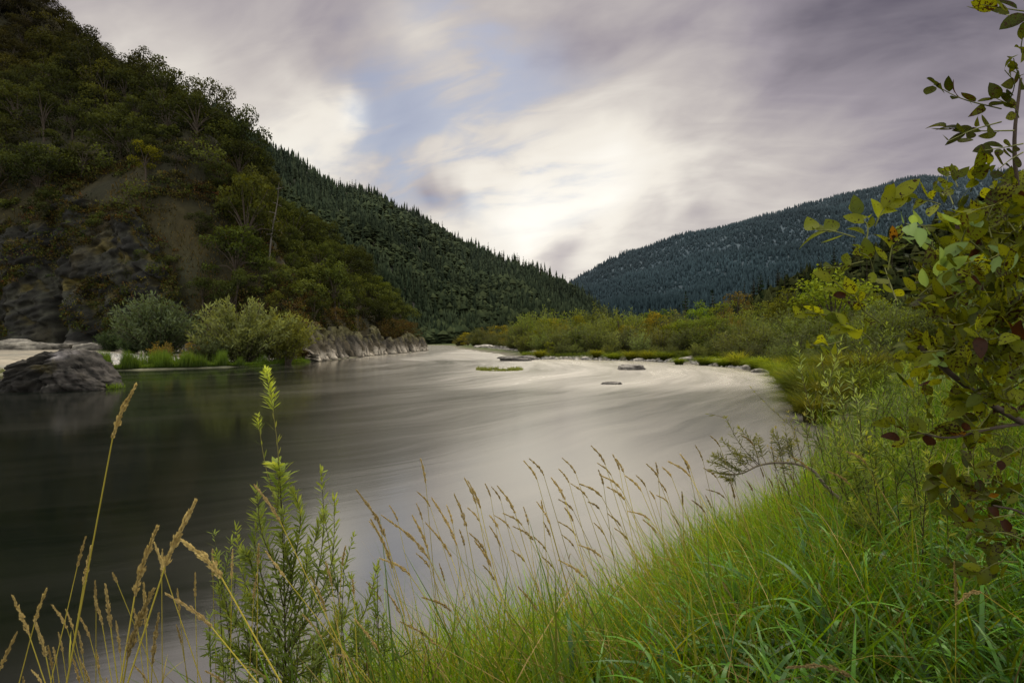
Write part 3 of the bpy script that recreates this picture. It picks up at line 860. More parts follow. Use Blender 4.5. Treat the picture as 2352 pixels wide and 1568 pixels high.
P = np.stack([x, y, z], -1)[keep]
tag(brush("undergrowth", P, 1.0, 22, (.038, .034, .012), (.008, .008, .004), "leaf", .34), "low dry brush filling the slope between the oaks of the steep hillside", "undergrowth", kind="stuff")
x = -27 - 80 * R.random(26000); y = 72.5 + 34 * R.random(26000)
z = hill_z(x, y); gr_ = np.hypot(hill_z(x + .4, y) - z, hill_z(x, y + .4) - z) / .4; k = R.random(26000) < np.clip(gr_ * .30, .05, 1); x, y, z = x[k], y[k], z[k]
uu = 1176 + x / y * FPX; vv = 784 - (z - CAMZ) / y * FPX
k = (z > 3.5) & (z < 30) & (fbm(np.stack([x * .16, y * .16, z * .16], -1), 3) > -.12)
tag(brush("dry_scrub", np.stack([x, y, z], -1)[k], .95, 26, (.075, .068, .018), (.011, .013, .005), "leaf", .36, (.2, 1.8), .2), "tan and brown dry scrub patching the open slope between the crag and the oaks", "scrub", kind="stuff")
# dry grass on the clearing and the ledges
x = -27 - 90 * R.random(160000); y = 72 + 40 * R.random(160000)
z = hill_z(x, y); gr_ = np.hypot(hill_z(x + .4, y) - z, hill_z(x, y + .4) - z) / .4; k = R.random(160000) < np.clip(gr_ * .2, .05, 1); x, y, z = x[k], y[k], z[k]
keep = (z > 4.5) & (z < 34) & (vnoise(np.stack([x * .3, y * .3, z * .2], -1)) > -.25)
P = np.stack([x, y, z], -1)[keep]; n = len(P)
mb = MB(); c = mixc((.17, .12, .042), (.07, .068, .018), R.random(n)) * R.uniform(.3, 1.3, (n, 1))
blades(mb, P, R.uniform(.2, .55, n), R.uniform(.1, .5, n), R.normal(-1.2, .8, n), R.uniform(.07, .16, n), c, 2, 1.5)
tag(mb.build("dry_grass", M["grass"]), "tan dry grass on the open slope and rock ledges above the gravel beach", "grass", kind="stuff")
# scrub and moss hanging on the two cliffs
n = 2600; y = R.uniform(70, 158, n); x = np.interp(y, [70, 110, 152, 160], [-25.6, -25.3, -24.2, -25]) - R.uniform(.6, 3, n)
z = 2.6 + R.uniform(0, 1, n) ** 1.0 * 4.5; keep = fbm(np.stack([y * .12, z * .2, z * 0], -1), 2) > -.1
P = np.stack([x + .1 * z, y, z], -1)[keep]
tag(brush("cliff_scrub", P, .55, 16, (.085, .062, .018), (.016, .016, .006), "leaf", .26), "rusty brown and olive scrub clinging along the top of the pale river cliff", "scrub", kind="stuff")
w = (.15 + CLIFF_L ** 3) * (CLIFF_P[:, 2] > 3) * (fbm(CLIFF_P * .14 + 2, 2) > -.25)
P = CLIFF_P[R.choice(len(w), 4200, p=w / w.sum())] + [0, -.15, .1]
tag(brush("cliff_scrub", P, .7, 16, (.062, .056, .013), (.009, .012, .005), "leaf", .30, (.35, 1.5), .2), "mossy olive scrub on the ledges of the dark crag above the sand", "scrub", kind="stuff")

# ------------------------------------------------------------------ willows, bank grass and beach on the left
WIL = Kind(make_willow("willow_bush", 6.4, 8.5, 130, 85, .42, (.105, .125, .060), (.025, .032, .015)),
           make_willow("willow_bush", 6.0, 9.0, 130, 85, .40, (.115, .125, .048), (.028, .032, .013)),
           make_willow("willow_bush", 4.0, 5.4, 95, 70, .32, (.10, .115, .045), (.025, .03, .012)))
def left_bush(kind, i, u, v, y, s, tint, label, **k):
    p = at(u, v, y); z = float(hill_z(np.array([p[0]]), np.array([p[1]]))[0])
    return put(kind.get(i), (p[0], p[1], z - .1), s, None, tint, label, "bush", k.get("group"), k.get("sz"))
left_bush(WIL, 0, 365, 800, 66, 1.22, (1.05, 1.25, 1.15), "large grey-green willow bush behind the white gravel, under the crag")
left_bush(WIL, 1, 560, 820, 61, 1.24, (1.25, 1.3, .95), "tallest grey-green willow bush at the water, right of the yellow-leaved bush")
left_bush(WIL, 2, 650, 828, 63.5, 1.55, (1.6, 1.5, .6), "olive-yellow rounded willow bush hanging over the water beside the pale cliff")
left_bush(WIL, 2, 480, 822, 58, .78, (.95, 1.05, 1.0), "low grey-green willow bush between the yellow-leaved bush and the tallest willow")
left_bush(WIL, 2, 255, 798, 70, .72, (.65, .95, .85), "dark bluish green bush at the left end of the willow thicket")
left_bush(WIL, 2, 300, 802, 67, .60, (.7, .95, .9), "low dark green bush in front of the large grey-green willow")
YB = make_willow("yellow_bush", 3.0, 3.4, 60, 45, .22, (.18, .15, .02), (.05, .05, .012), yellow=.3)
YBK = Kind(YB)
left_bush(YBK, 0, 375, 822, 57, .85, (1, 1, 1), "small bush with yellow and green leaves at the edge of the white gravel")
left_bush(YBK, 0, 450, 822, 58, .9, (1.15, .95, .8), "bush with orange-yellow leaves in front of the low grey-green willow")
left_bush(YBK, 0, 690, 700, 74, .8, (.9, .7, .9), "rusty brown bush on the slope above the olive-yellow willow")

# green grass strip on the shore
n = 15000; t = R.random(n); uu = 225 + (710 - 225) * t
yb = np.interp(uu, [225, 450, 600, 710], [48.2, 53, 58, 68.5]) + np.abs(R.normal(0, 1.2, n)) - .3
X = (uu - 1176) / FPX * yb; Z = np.maximum(hill_z(X, yb), -.1)
hgt = R.uniform(.6, 1.35, n) * (.30 + 1.0 * sstep(-.5, .6, fbm(np.stack([uu * .045, yb * .4, uu * 0], -1), 2))) * np.where(uu > 520, .75, 1)
c = mixc((.05, .10, .012), (.11, .17, .022), R.random(n))
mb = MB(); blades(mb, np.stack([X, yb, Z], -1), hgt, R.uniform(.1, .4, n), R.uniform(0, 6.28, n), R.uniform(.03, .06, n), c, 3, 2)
n = 900; X = R.uniform(-45, -34, n); yb = R.uniform(42.2, 46, n)
mb2 = MB(); Zb = np.maximum(hill_z(X, yb), -.05); kp = Zb > .05
blades(mb, np.stack([X, yb, Zb], -1)[kp], .25, .15, R.uniform(0, 6.28, kp.sum()), .04, mixc((.08, .10, .025), (.12, .15, .03), R.random(kp.sum())), 2, 2)
tag(mb.build("bank_grass", M["grass"]), "bright green grass strip along the far waterline below the willows", "grass", kind="stuff")

# ------------------------------------------------------------------ stones
def stone_mesh(seed, sub=2, flat=.6, rough=.25, strata=0.0):
    bm = bmesh.new(); bmesh.ops.create_icosphere(bm, subdivisions=sub, radius=1)
    V = np.array([v.co[:] for v in bm.verts]); T = np.array([[v.index for v in f.verts] for f in bm.faces]); bm.free()
    V = V * (1 + rough * fbm(V * 1.1 + seed * 7.7, 3)[:, None])
    V[:, 2] *= flat
    return V, T

def stones(name, P, size, cols, nvar=5):
    mb = MB(); var = [stone_mesh(s, 1, .55, .3) for s in range(nvar)]
    for i, p in enumerate(P):
        V, T = var[i % nvar]; a = R.uniform(0, 6.28); c, s = math.cos(a), math.sin(a)
        r = size * R.uniform(.5, 1.5)
        W = np.stack([V[:, 0] * c - V[:, 1] * s * .75, V[:, 0] * s + V[:, 1] * c * .75, V[:, 2]], -1) * r + p
        mb.add(W, None, T, cols[R.integers(len(cols))] * R.uniform(.7, 1.2))
    return mb.build(name, M["gravel"])
n = 3000; uu = R.uniform(170, 560, n); yb = R.uniform(50, 66, n); X = (uu - 1176) / FPX * yb; Z = hill_z(X, yb)
k = (Z > .2) & (yb > np.interp(uu, [170, 250, 450], [53, 50, 54.5])); P = np.stack([X, yb, Z + .02], -1)[k]
PALE = np.array([(.55, .53, .50), (.42, .41, .40), (.62, .60, .56), (.30, .30, .30)])
tag(stones("gravel", P, .17, PALE), "white and grey river stones on the beach below the willows", "gravel", kind="stuff")

def rock(name, loc, size, seed, label, group=None, col=(.10, .095, .088), pale=(.30, .285, .26), sub=4, tilt=.5, strata=8.0, rot=0.0, cat="rock"):
    """Layered boulder: noise-shaped block with bedding planes stepping in and out."""
    bm = bmesh.new(); bmesh.ops.create_icosphere(bm, subdivisions=sub, radius=1)
    V = np.array([v.co[:] for v in bm.verts]); T = np.array([[v.index for v in f.verts] for f in bm.faces]); bm.free()
    q = np.sign(V) * np.abs(V) ** .8
    V = q * (1 + .24 * fbm(V * .9 + seed * 3.1, 3)[:, None])
    nb = unit(np.array([-.25, .35, 1.0]) + np.array([tilt * -.6, 0, 0]))
    s = V @ nb * strata + .8 * fbm(V * 1.3 + seed, 3)
    lay = np.floor(s); fr = s - lay
    st = _hash(lay.astype(np.int64), lay.astype(np.int64) * 0 + seed, lay.astype(np.int64) * 0)
    edge = sstep(.0, .10, fr) * sstep(1.0, .80, fr)
    rad = unit(V * [1, 1, .2])
    V = V + rad * ((st - .5) * .15 + .05 * edge - .04 + .05 * fbm(V * 5 + seed, 3))[:, None]
    c = mixc(col, pale, sstep(-.2, .8, fbm(V * 2.2 + seed + 5, 4) + .9 * (V[:, 2] - .2) + .35 * (st - .5)))
    c = c * (.30 + .70 * edge)[:, None] * (.55 + .75 * st)[:, None]
    mb = MB(); mb.add(V * np.asarray(size), None, T, c)
    o = mb.build(name, M["rock"]); o.location = tuple(loc); o.rotation_euler = (0, 0, rot)
    return tag(o, label, cat, group)
def boulder():
    """The big slab-sided rock in the shallows on the left: tilted beds, a vertical break, a pale right flank."""
    bm = bmesh.new(); bmesh.ops.create_icosphere(bm, subdivisions=6, radius=1)
    V = np.array([v.co[:] for v in bm.verts]); T = np.array([[v.index for v in f.verts] for f in bm.faces]); bm.free()
    S0 = V.copy()
    V = np.sign(V) * np.abs(V) ** .72
    # profile: long low toe on the left, peak right of the middle, steep right flank
    x = V[:, 0]
    prof = np.interp(x, [-1.05, -.86, -.6, -.5, -.15, .2, .38, .62, .85, 1.05], [.12, .30, .48, .74, .92, 1.06, 1.1, .80, .40, .05])
    V[:, 2] = np.where(V[:, 2] > 0, V[:, 2] * prof, V[:, 2] * .25)
    V[:, 1] *= .75 + .25 * prof
    W = V * np.array([2.75, 2.0, 1.86])
    nb = unit(np.array([-.36, .18, 1.0]))
    warp = .30 * fbm(W * .45 + 3, 3)
    s = (W @ nb + warp) * 3.6
    lay = np.floor(s); fr = s - lay; li = lay.astype(np.int64)
    st = _hash(li, li * 0 + 5, li * 0 + 1)
    edge = sstep(0, .16, fr) * sstep(1.0, .72, fr)
    right = .8 * sstep(.22, .55, W[:, 0] * .32 + .08 * fbm(W * 1.2, 2))
    s2 = (W @ unit(np.array([.75, -.2, .6])) + .2 * fbm(W * .9 + 8, 3)) * 2.8
    l2 = np.floor(s2).astype(np.int64); f2 = s2 - np.floor(s2); st2 = _hash(l2, l2 * 0 + 3, l2 * 0)
    e2 = sstep(0, .2, f2) * sstep(1, .7, f2)
    out = unit(np.stack([S0[:, 0] * .7, S0[:, 1], S0[:, 2] * .25], -1))
    amp = (1 - right) * ((st - .5) * .42 + .14 * edge) + right * ((st2 - .5) * .42 + .14 * e2)
    blk = [np.floor(W @ unit(np.array(a)) * f + .5 * fbm(W * .8 + b, 2)).astype(np.int64) for a, f, b in (((1., .3, .35), 1.6, 1), ((-.2, 1., .3), 1.7, 2), ((-.36, .18, 1.), 2.4, 3))]
    amp = amp + .26 * (_hash(*blk) - .5)
    brk = np.exp(-((W[:, 0] - .85 + .25 * W[:, 2]) / .10) ** 2)
    W = W + out * (amp + .11 * fbm(W * 2.6, 4) - .30 * brk)[:, None]
    gr = fbm(W * np.array([1.2, 1.2, 5]) + 2, 4)
    dark = mixc((.005, .005, .004), (.024, .022, .018), sstep(-.4, .7, gr))
    dark = dark * (.35 + .65 * edge)[:, None] * (.5 + st)[:, None]
    seam = (1 - sstep(.0, .10, np.abs(fr - .86))) * (st > .5)
    dark = mixc(dark, (.22, .21, .19), seam * .8)
    lite = mixc((.008, .008, .008), (.085, .078, .075), sstep(-.4, .6, fbm(W @ np.array([[2.2, 0, 1.5], [0, 3, 0], [-2, 0, 6.0]]) + 6, 4) + .8 * (st2 - .5))) * (.35 + .65 * e2)[:, None]
    c = mixc(dark, lite, right)
    c = mixc(c, (.40, .38, .40), np.exp(-((W[:, 0] - 1.05) ** 2 / .05 + (W[:, 2] - 1.85) ** 2 / .05)) * .9)
    toe = sstep(-1.6, -2.3, W[:, 0]) * sstep(-.3, .5, gr + W[:, 2] * .6)
    c = mixc(c, (.22, .205, .185), toe * .8)
    c = mixc(c, (.10, .085, .03), sstep(.35, .8, fbm(W * 1.7 + 40, 3)) * (1 - right) * .45)
    c = c * .62 * (.35 + .65 * sstep(.02, .34, W[:, 2]))[:, None]
    mb = MB(); mb.add(W, None, T, c)
    o = mb.build("boulder", M["rock"]); o.location = (-24.15, 30.2, -.06)
    return tag(o, "big dark slab-layered boulder standing in the water in front of the sand beach", "boulder")
boulder()

# low rocks at the foot of the crag
for i, (u, v, y, sx, sz) in enumerate([(45, 812, 70, 3.2, 1.0), (120, 806, 72, 2.6, .9), (215, 806, 71, 2.4, .9), (160, 800, 76, 2.0, .8), (90, 800, 76, 2.4, 1.0), (10, 806, 74, 2.8, 1.2)]):
    p = at(u, v, y); z = float(hill_z(np.array([p[0]]), np.array([p[1]]))[0])
    rock("ledge_rock", (p[0], p[1], z), (sx, 1.2, sz), 20 + i, "pale flat ledge rock at the foot of the dark crag behind the sand", "pale ledge rocks behind the sand", (.09, .085, .075), (.26, .245, .215), 4, .2, 4)
rock("ledge_rock", (*at(945, 803, 140)[:2], .1), (1.6, 2.2, 1.0), 33, "rock with a white cap at the water below the end of the pale cliff", None, (.12, .11, .10), (.5, .48, .44), 4, .5, 4)

# rocks and a weed islet in the river
RIVER_ROCKS = [(1450, 846, 51, 1.15, .42, "dark wet rock standing in the riffle, the larger of the pair off the green bank"), (1405, 880, 33.5, .58, .13, "low flat dark rock barely breaking the water below the larger riffle rock"),
               (1180, 827, 74, 1.9, .55, "dark ledge rock at the point of the willow bank"), (1150, 822, 84, .5, .25, "small dark stone off the point of the willow bank"), (1215, 822, 78, 1.3, .5, "grey rock on the waterline just inside the willow point")]
for i, (u, v, y, sx, sz, lab) in enumerate(RIVER_ROCKS):
    p = at(u, v, y); rock("river_rock", (p[0], p[1], .0), (sx, sx * .7, sz), 40 + i, lab, None, (.030, .028, .027), (.20, .19, .18), 4, .4, 5)
shore_rocks = [(1468, 830, 73, .9), (1402, 829, 76, .8), (1500, 829, 73, .9), (1520, 830, 71, .8), (1538, 832, 70, .8), (1578, 833, 66, 1.2), (1592, 831, 67, 1.3), (1640, 838, 61, 1.1), (1655, 842, 58, .9), (1725, 850, 51, 1.0), (1745, 855, 46, .7), (1560, 836, 64, .6),
               (1100, 800, 190, 2.6), (1115, 800, 180, 3.0), (1145, 801, 170, 2.6), (1160, 802, 160, 2.4), (1185, 806, 130, 1.6), (1200, 808, 120, 1.6), (1230, 812, 100, 1.0), (1170, 808, 130, 1.4), (1345, 827, 78, .7), (1300, 826, 79, .7), (1265, 824, 80, .6)]
for i, (u, v, y, sx) in enumerate(shore_rocks):
    p = at(u, v, y); z = max(lz(p[0], p[1]), 0)
    far = u < 1240
    lab, gr = ("pale rock on the gravel point far up the river", "pale rocks on the far gravel point") if far else ("grey rock at the foot of the sedge tussocks on the willow bank", "grey rocks along the sedge bank")
    rock("shore_rock", (p[0], p[1], z), (sx * .8, sx * .6, sx * .34), 60 + i, lab, gr, (.10, .095, .09) if not far else (.2, .19, .175), (.34, .32, .30) if not far else (.46, .44, .40), 3, .3, 4, R.uniform(-.4, .4))
n = 900; uu = R.uniform(1120, 1240, n); yb = np.interp(uu, [1120, 1240], [185, 95]) + R.normal(0, 8, n); X = (uu - 1176) / FPX * yb; Z = land_z(X, yb); k = (Z > .02) & (Z < .7)
n2 = 1500; uu2 = R.uniform(1230, 1800, n2); yb2 = np.interp(uu2, [1230, 1450, 1560, 1700, 1800], [81, 75, 67, 54, 42]) + R.normal(0, .9, n2); X2 = (uu2 - 1176) / FPX * yb2; Z2 = land_z(X2, yb2); k2 = (Z2 > .0) & (Z2 < .3) & (R.random(n2) < .35)
tag(stones("gravel", np.concatenate([np.stack([X, yb, Z], -1)[k], np.stack([X2, yb2, Z2], -1)[k2]]), .22, PALE * .5), "grey river stones along the waterline of the willow bank", "gravel", kind="stuff")
n = 5000; a = R.uniform(0, 6.28, n); r = np.sqrt(R.random(n)); X = -1.1 + np.cos(a) * r * 2.1; Y = 50.5 + np.sin(a) * r * 2.6
k = vnoise(np.stack([X * 1.3, Y * .9, X * 0], -1)) > -.25; n = k.sum()
mb = MB(); c = mixc((.07, .11, .02), (.22, .24, .06), R.random(n))
blades(mb, np.stack([X, Y, X * 0 - .03], -1)[k], R.uniform(.06, .28, n) * np.where(R.random(n) < .2, 1.6, .8), .08, R.uniform(0, 6.28, n), R.uniform(.03, .06, n), c, 2)
tag(mb.build("water_weed", M["grass"]), "flat patch of green weed breaking the surface in mid river", "water weed", kind="stuff")
mb = MB(); n = 160; a = R.uniform(0, 6.28, n); X = -21.1 + R.normal(0, .22, n); Y = 30.2 + R.normal(0, .25, n)
blades(mb, np.stack([X, Y, X * 0 - .02], -1), R.uniform(.15, .4, n), .15, a, .03, mixc((.06, .11, .012), (.13, .2, .02), R.random(n)), 3)
tag(mb.build("grass_tuft", M["grass"]), "small bright green grass tuft in the water at the right end of the big boulder", "grass tuft")

# ------------------------------------------------------------------ forest on the ridges
DK_HI, DK_LO = (.040, .055, .036), (.010, .016, .014)
def forest(name, P, H, W, layers, sides, hi, lo, label, round_part=None, haze=0.0):
    """A far wood as one mass: ragged tiered cones, and domes for broadleaved trees."""
    mb = MB(); n = len(P); haze = np.broadcast_to(haze, (n,))
    h = H * R.uniform(.55, 1.3, n); w = W * R.uniform(.7, 1.3, n)
    rp = np.zeros(n, bool) if round_part is None else round_part
    base = mixc(lo, hi, np.clip(R.random(n) ** 1.4, 0, 1))
    base = np.where(rp[:, None], base * np.array([1.12, 1.08, .95]), base)
    pt = fbm(P * (.022 if H < 15 else .0045), 3)
    base = base * (1 + .30 * np.clip(pt, -.8, .9))[:, None]; h = h * (1 + .35 * np.clip(fbm(P * (.05 if H < 15 else .01) + 7, 2), -.9, .9)) * np.where(R.random(n) < .12, .5, 1)
    base = base + haze[:, None] * np.array([.030, .034, .042])  # aerial haze mixed into the tree colour
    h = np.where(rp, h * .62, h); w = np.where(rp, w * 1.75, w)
    for k in range(layers):
        z0 = .06 + .80 * k / layers; z1 = min(1.0, z0 + (1.0 / layers) * 1.55)
        rad = w * .5 * (1 - z0) ** .85
        rdome = w * .5 * np.sqrt(np.maximum(0, 1 - (1.15 * z0 - .15) ** 2))
        rad = np.where(rp, rdome, rad)
        a = R.uniform(0, 6.28, (n, 1)) + np.arange(sides)[None] / sides * 6.28
        jr = R.uniform(.6, 1.25, (n, sides)); jz = R.normal(0, .03, (n, sides))
        ring = np.stack([P[:, 0, None] + np.cos(a) * jr * rad[:, None], P[:, 1, None] + np.sin(a) * jr * rad[:, None], P[:, 2, None] + (z0 + jz) * h[:, None]], -1)
        tip = np.stack([P[:, 0] + R.normal(0, .03, n) * w, P[:, 1], P[:, 2] + z1 * h], -1)[:, None]
        V = np.concatenate([ring, tip], 1)
        b = (np.arange(n) * (sides + 1))[:, None]; i = np.arange(sides)[None]
        T = np.stack([b + i, b + (i + 1) % sides, b + sides + i * 0], -1).reshape(-1, 3)
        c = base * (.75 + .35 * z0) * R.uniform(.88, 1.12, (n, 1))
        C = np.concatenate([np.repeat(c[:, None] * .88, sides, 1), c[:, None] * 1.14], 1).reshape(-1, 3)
        mb.add(V.reshape(-1, 3), None, T, C)
    return tag(mb.build(name, M["far"]), label, "forest", kind="stuff")

n = 11500; a = R.random(n); b = R.random(n)
a = np.concatenate([a, R.uniform(0, 1, 2600)]); b = np.concatenate([b, R.uniform(0, .06, 2600)])
P = surf_at(MID, a, b); kind = fbm(np.stack([P[:, 0] * .012, P[:, 1] * .012, P[:, 0] * 0], -1), 3)
rp = (kind + .9 * (a - .55) - .3 * b > .12) & (R.random(len(a)) < .75)
hz = np.clip((P[:, 1] - 300) / 500, 0, 1)
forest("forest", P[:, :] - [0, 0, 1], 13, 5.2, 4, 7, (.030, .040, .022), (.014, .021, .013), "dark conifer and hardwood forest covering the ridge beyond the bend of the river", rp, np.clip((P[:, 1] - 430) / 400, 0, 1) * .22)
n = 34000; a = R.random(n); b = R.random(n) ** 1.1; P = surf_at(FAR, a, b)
forest("forest", P - [0, 0, 2], 17, 9, 2, 5, (.028, .048, .060), (.020, .035, .044), "hazy blue forest covering the distant mountain", None, np.clip((P[:, 1] - 900) / 1300, 0, 1) * .8)  # blue of the haze is painted into these foliage tones

CON = Kind(*[make_conifer("conifer_tree", 18.0, w, wh, 9, DK_HI, DK_LO, br, rg, sub=2) for w, wh, br, rg in ((5.6, 20, .05, .2), (4.6, 22, .08, .35), (6.4, 18, .06, .3), (3.6, 19, .2, .5))])
# conifers one can tell apart along the crest of the middle ridge
i = 0
for u in np.concatenate([np.arange(520, 1440, 8.5), [988, 995, 1068, 1078, 1136, 1188, 1196, 1205, 1238, 1216]]):
    u = u + R.uniform(-4, 4); aa = (u - 300) / (1520 - 300)
    p = surf_at(MID, np.array([aa]), np.array([R.uniform(.955, 1.0)]))[0]
    if R.random() < .15: continue
    s = R.uniform(.45, 1.05) * (1.0 if u > 740 else .62)
    if 1040 < u < 1300: tint, lab, gr = (2.4, 1.9, .8), "conifer with sunlit golden fringe on the lower crest of the middle ridge", "golden edged conifers on the lower crest"  # golden tint puts the backlight into the crown colour
    else: tint, lab, gr = (.85, .9, 1.0), "small dark conifer against the sky on the crest of the middle ridge", "dark conifers on the ridge crest"
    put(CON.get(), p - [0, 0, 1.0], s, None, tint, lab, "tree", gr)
# conifers over the flat and on the hillside at the right
n = 0
while n < 150:
    aa = R.random(); bb = R.random() ** 1.0
    p = surf_at(RIGHT, np.array([aa]), np.array([bb]))[0]; u, v = px(p)
    if u > 2440 or u < 1600: n += .02; continue
    put(CON.get(), p - [0, 0, .8], R.uniform(.5, .95), None, (.62, .72, .45) if R.random() < .7 else (.9, .7, .45), "dark conifer in the stand climbing the hillside behind the right bank", "tree", "conifers on the near hillside"); n += 1
a = R.random(1700); b = R.random(1700); P = surf_at(RIGHT, a, b)
forest("forest", P - [0, 0, .8], 8, 6, 3, 7, (.030, .034, .013), (.010, .014, .006), "dark mixed understorey of the hillside behind the right bank", R.random(1700) < .6)

# ------------------------------------------------------------------ the right flat: willow thicket, alders, conifers
def flat(u, y): 
    x = (u - 1176) / FPX * y; return np.array([x, y, lz(x, y) - .1])
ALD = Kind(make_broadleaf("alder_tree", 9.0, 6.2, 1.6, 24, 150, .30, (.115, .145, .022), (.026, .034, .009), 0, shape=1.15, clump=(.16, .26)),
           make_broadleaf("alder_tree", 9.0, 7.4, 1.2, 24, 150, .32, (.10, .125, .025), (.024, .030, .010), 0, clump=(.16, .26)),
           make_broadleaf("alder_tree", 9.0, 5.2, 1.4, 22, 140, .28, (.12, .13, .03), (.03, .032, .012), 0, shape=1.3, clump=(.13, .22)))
def tree_to(kind, i, u, vtop, y, h0, tint, label, cat="tree", group=None, w=1.0):
    p = flat(u, y); H = (CAMZ + (784 - vtop) / FPX * y) - p[2]; s = H / h0
    o = put(kind.get(i), p, s, None, tint, label, cat, group); o.scale = (s * w, s * w, s); return o
tree_to(ALD, 1, 1525, 690, 118, 9, (.75, .95, .7), "dark green round-topped tree behind the yellow shrubs, left of the bright green tree", w=1.15)
tree_to(ALD, 0, 1600, 688, 105, 9, (1.6, 2.0, .7), "bright green tree just left of the brownish tree on the flat", w=.9)
tree_to(ALD, 2, 1690, 650, 112, 9, (1.2, .85, .8), "tall brownish tree standing behind the willow thicket", w=1.0)
tree_to(ALD, 0, 1735, 690, 100, 9, (.95, .9, .7), "olive tree beside the tall brownish tree on its right", w=1.2)
tree_to(ALD, 0, 1915, 604, 78, 9, (1.6, 1.6, .6), "tall yellow-green pointed tree behind the spotted shrub", w=1.25)
tree_to(ALD, 1, 1850, 660, 85, 9, (.9, 1.0, .65), "dark olive tree left of the tall yellow-green pointed tree", w=1.0)
tree_to(ALD, 2, 1455, 712, 150, 9, (.9, .85, .7), "dull olive tree behind the yellow shrubs near the ridge", w=1.2)
tree_to(ALD, 1, 1345, 735, 170, 9, (1.1, 1.0, .6), "yellow-green tree behind the thicket below the ridge end", w=1.2)
for u, v in ((1790, 715), (1830, 730), (1640, 705), (1980, 690), (2060, 690), (2140, 680), (2230, 670), (2320, 670), (1960, 720), (2100, 720), (2200, 720), (2300, 720), (1570, 715), (1880, 715)):
    tree_to(ALD, None, u, v, R.uniform(70, 95), 9, (R.uniform(.9, 1.3), R.uniform(1.0, 1.35), .65), "olive green tree in the belt of woodland at the back of the flat", group="trees at the back of the flat", w=1.1)
for u, v in ((1780, 672), (1822, 655), (1885, 640), (1965, 618), (1662, 672)):
    tree_to(ALD, None, u, v, R.uniform(78, 98), 9, (R.uniform(.9, 1.4), R.uniform(1.0, 1.5), .6), "yellow-green tree in the taller part of the belt rising toward the shrub", group="taller trees at the back of the flat", w=1.0)
for u, v, y, w in ((1637, 665, 170, 1.1), (1610, 686, 175, .9), (1680, 690, 180, .9), (1697, 668, 178, .8), (1505, 724, 230, 1), (1490, 728, 240, 1), (1520, 722, 220, .9), (1472, 738, 240, .8), (1560, 700, 200, 1), (1575, 668, 190, .8), (1408, 735, 260, .8), (1420, 700, 300, .7), (1440, 740, 260, .8), (1620, 690, 172, .8)):
    tree_to(CON, None, u, v, y, 18, (.9, 1.0, .8), "dark pointed conifer rising behind the thicket on the flat", group="conifers behind the thicket", w=1.25 * w)

BUSH = Kind(make_willow("willow_bush", 4.6, 4.6, 80, 50, .26, (.098, .125, .036), (.026, .034, .011)), make_willow("willow_bush", 4.6, 5.4, 85, 50, .26, (.098, .122, .026), (.025, .031, .009), arch=.8),
            make_willow("willow_bush", 4.2, 3.8, 70, 48, .24, (.105, .125, .046), (.028, .035, .013)))
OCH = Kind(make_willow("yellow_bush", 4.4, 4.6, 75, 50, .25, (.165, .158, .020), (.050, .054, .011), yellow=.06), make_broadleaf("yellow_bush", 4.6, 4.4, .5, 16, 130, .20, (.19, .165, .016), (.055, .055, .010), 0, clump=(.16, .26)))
TH = [((1.0, 1.0, .95), 0), ((.95, 1.0, .8), 0), ((1.15, 1.1, .7), 0), ((.85, .85, .75), 0), ((1.0, .95, .6), 0)]
def shore_y(u): return float(np.interp(u, [1040, 1075, 1140, 1190, 1230, 1450, 1560, 1700, 1800, 2000, 2400], [300, 250, 150, 100, 82, 75, 67, 55, 43, 36, 30]))
for row, (off, vt, du, yel) in enumerate(((3.5, 768, 36, .05), (9, 752, 38, .12), (17, 735, 40, .30), (28, 722, 44, .35), (42, 712, 52, .3))):
    u = 1195 + R.uniform(0, 20)
    while u < (2050 if row < 2 else 2620):
        sy = shore_y(u); y = sy + off * (.8 + .5 * R.random()) * (1 if u < 1650 else .75)
        vtop = vt + R.normal(0, 11) + (22 if row == 0 else 0) + max(0, (1300 - u)) * .10 - max(0, u - 1750) * (.10 if row > 1 else -.05) - (12 if row == 0 and u > 1700 else 0)
        yb = R.random() < yel and u < 1700
        k = OCH if yb else BUSH; h0 = 4.4 if yb else 4.5
        if yb: tint = (R.uniform(.9, 1.2), R.uniform(1.0, 1.35), .8)
        else: tint = np.array(TH[R.integers(len(TH))][0]) * R.uniform(1.1, 1.8)
        if u > 1750 and not yb: tint = np.array(tint) * (.75, .8, .7)
        if yb: lab, gr, cat = "ochre yellow shrub among the willows on the far side of the river", "ochre shrubs in the thicket", "bush"
        elif row == 0: lab, gr, cat = "low grey-green willow in the front row of the thicket on the flat", "willows in the front row of the thicket", "bush"
        else: lab, gr, cat = "olive willow in the crowded rows behind the front of the thicket", "willows in the middle of the thicket", "bush"
        tree_to(k, None, u, vtop, y, h0, tint, lab, cat, gr, w=R.uniform(.85, 1.2) * (1.2 if row < 2 else 1.0))
        u += du * R.uniform(.7, 1.35)
for u, v, y in ((1060, 768, 285), (1075, 762, 270), (1090, 758, 260), (1108, 752, 235), (1125, 757, 215), (1140, 760, 190), (1160, 762, 170), (1180, 760, 150), (1195, 765, 130), (1210, 768, 115), (1120, 748, 250), (1150, 745, 230), (1100, 772, 210), (1130, 775, 185), (1158, 776, 160), (1178, 778, 140), (1052, 778, 292), (1200, 745, 180), (1215, 738, 200), (1240, 735, 190), (1170, 742, 240), (1270, 728, 200), (1300, 724, 190), (1225, 755, 130)):
    yb = R.random() < .3
    tree_to(OCH if yb else BUSH, None, u, v, y, 4.5, (1.1, 1.05, .8), "yellowing bush on the low point up the river, where it bends" if yb else "green bush on the low point up the river, where it bends", "bush", "yellowing bushes on the far point" if yb else "green bushes on the far point", w=1.7)
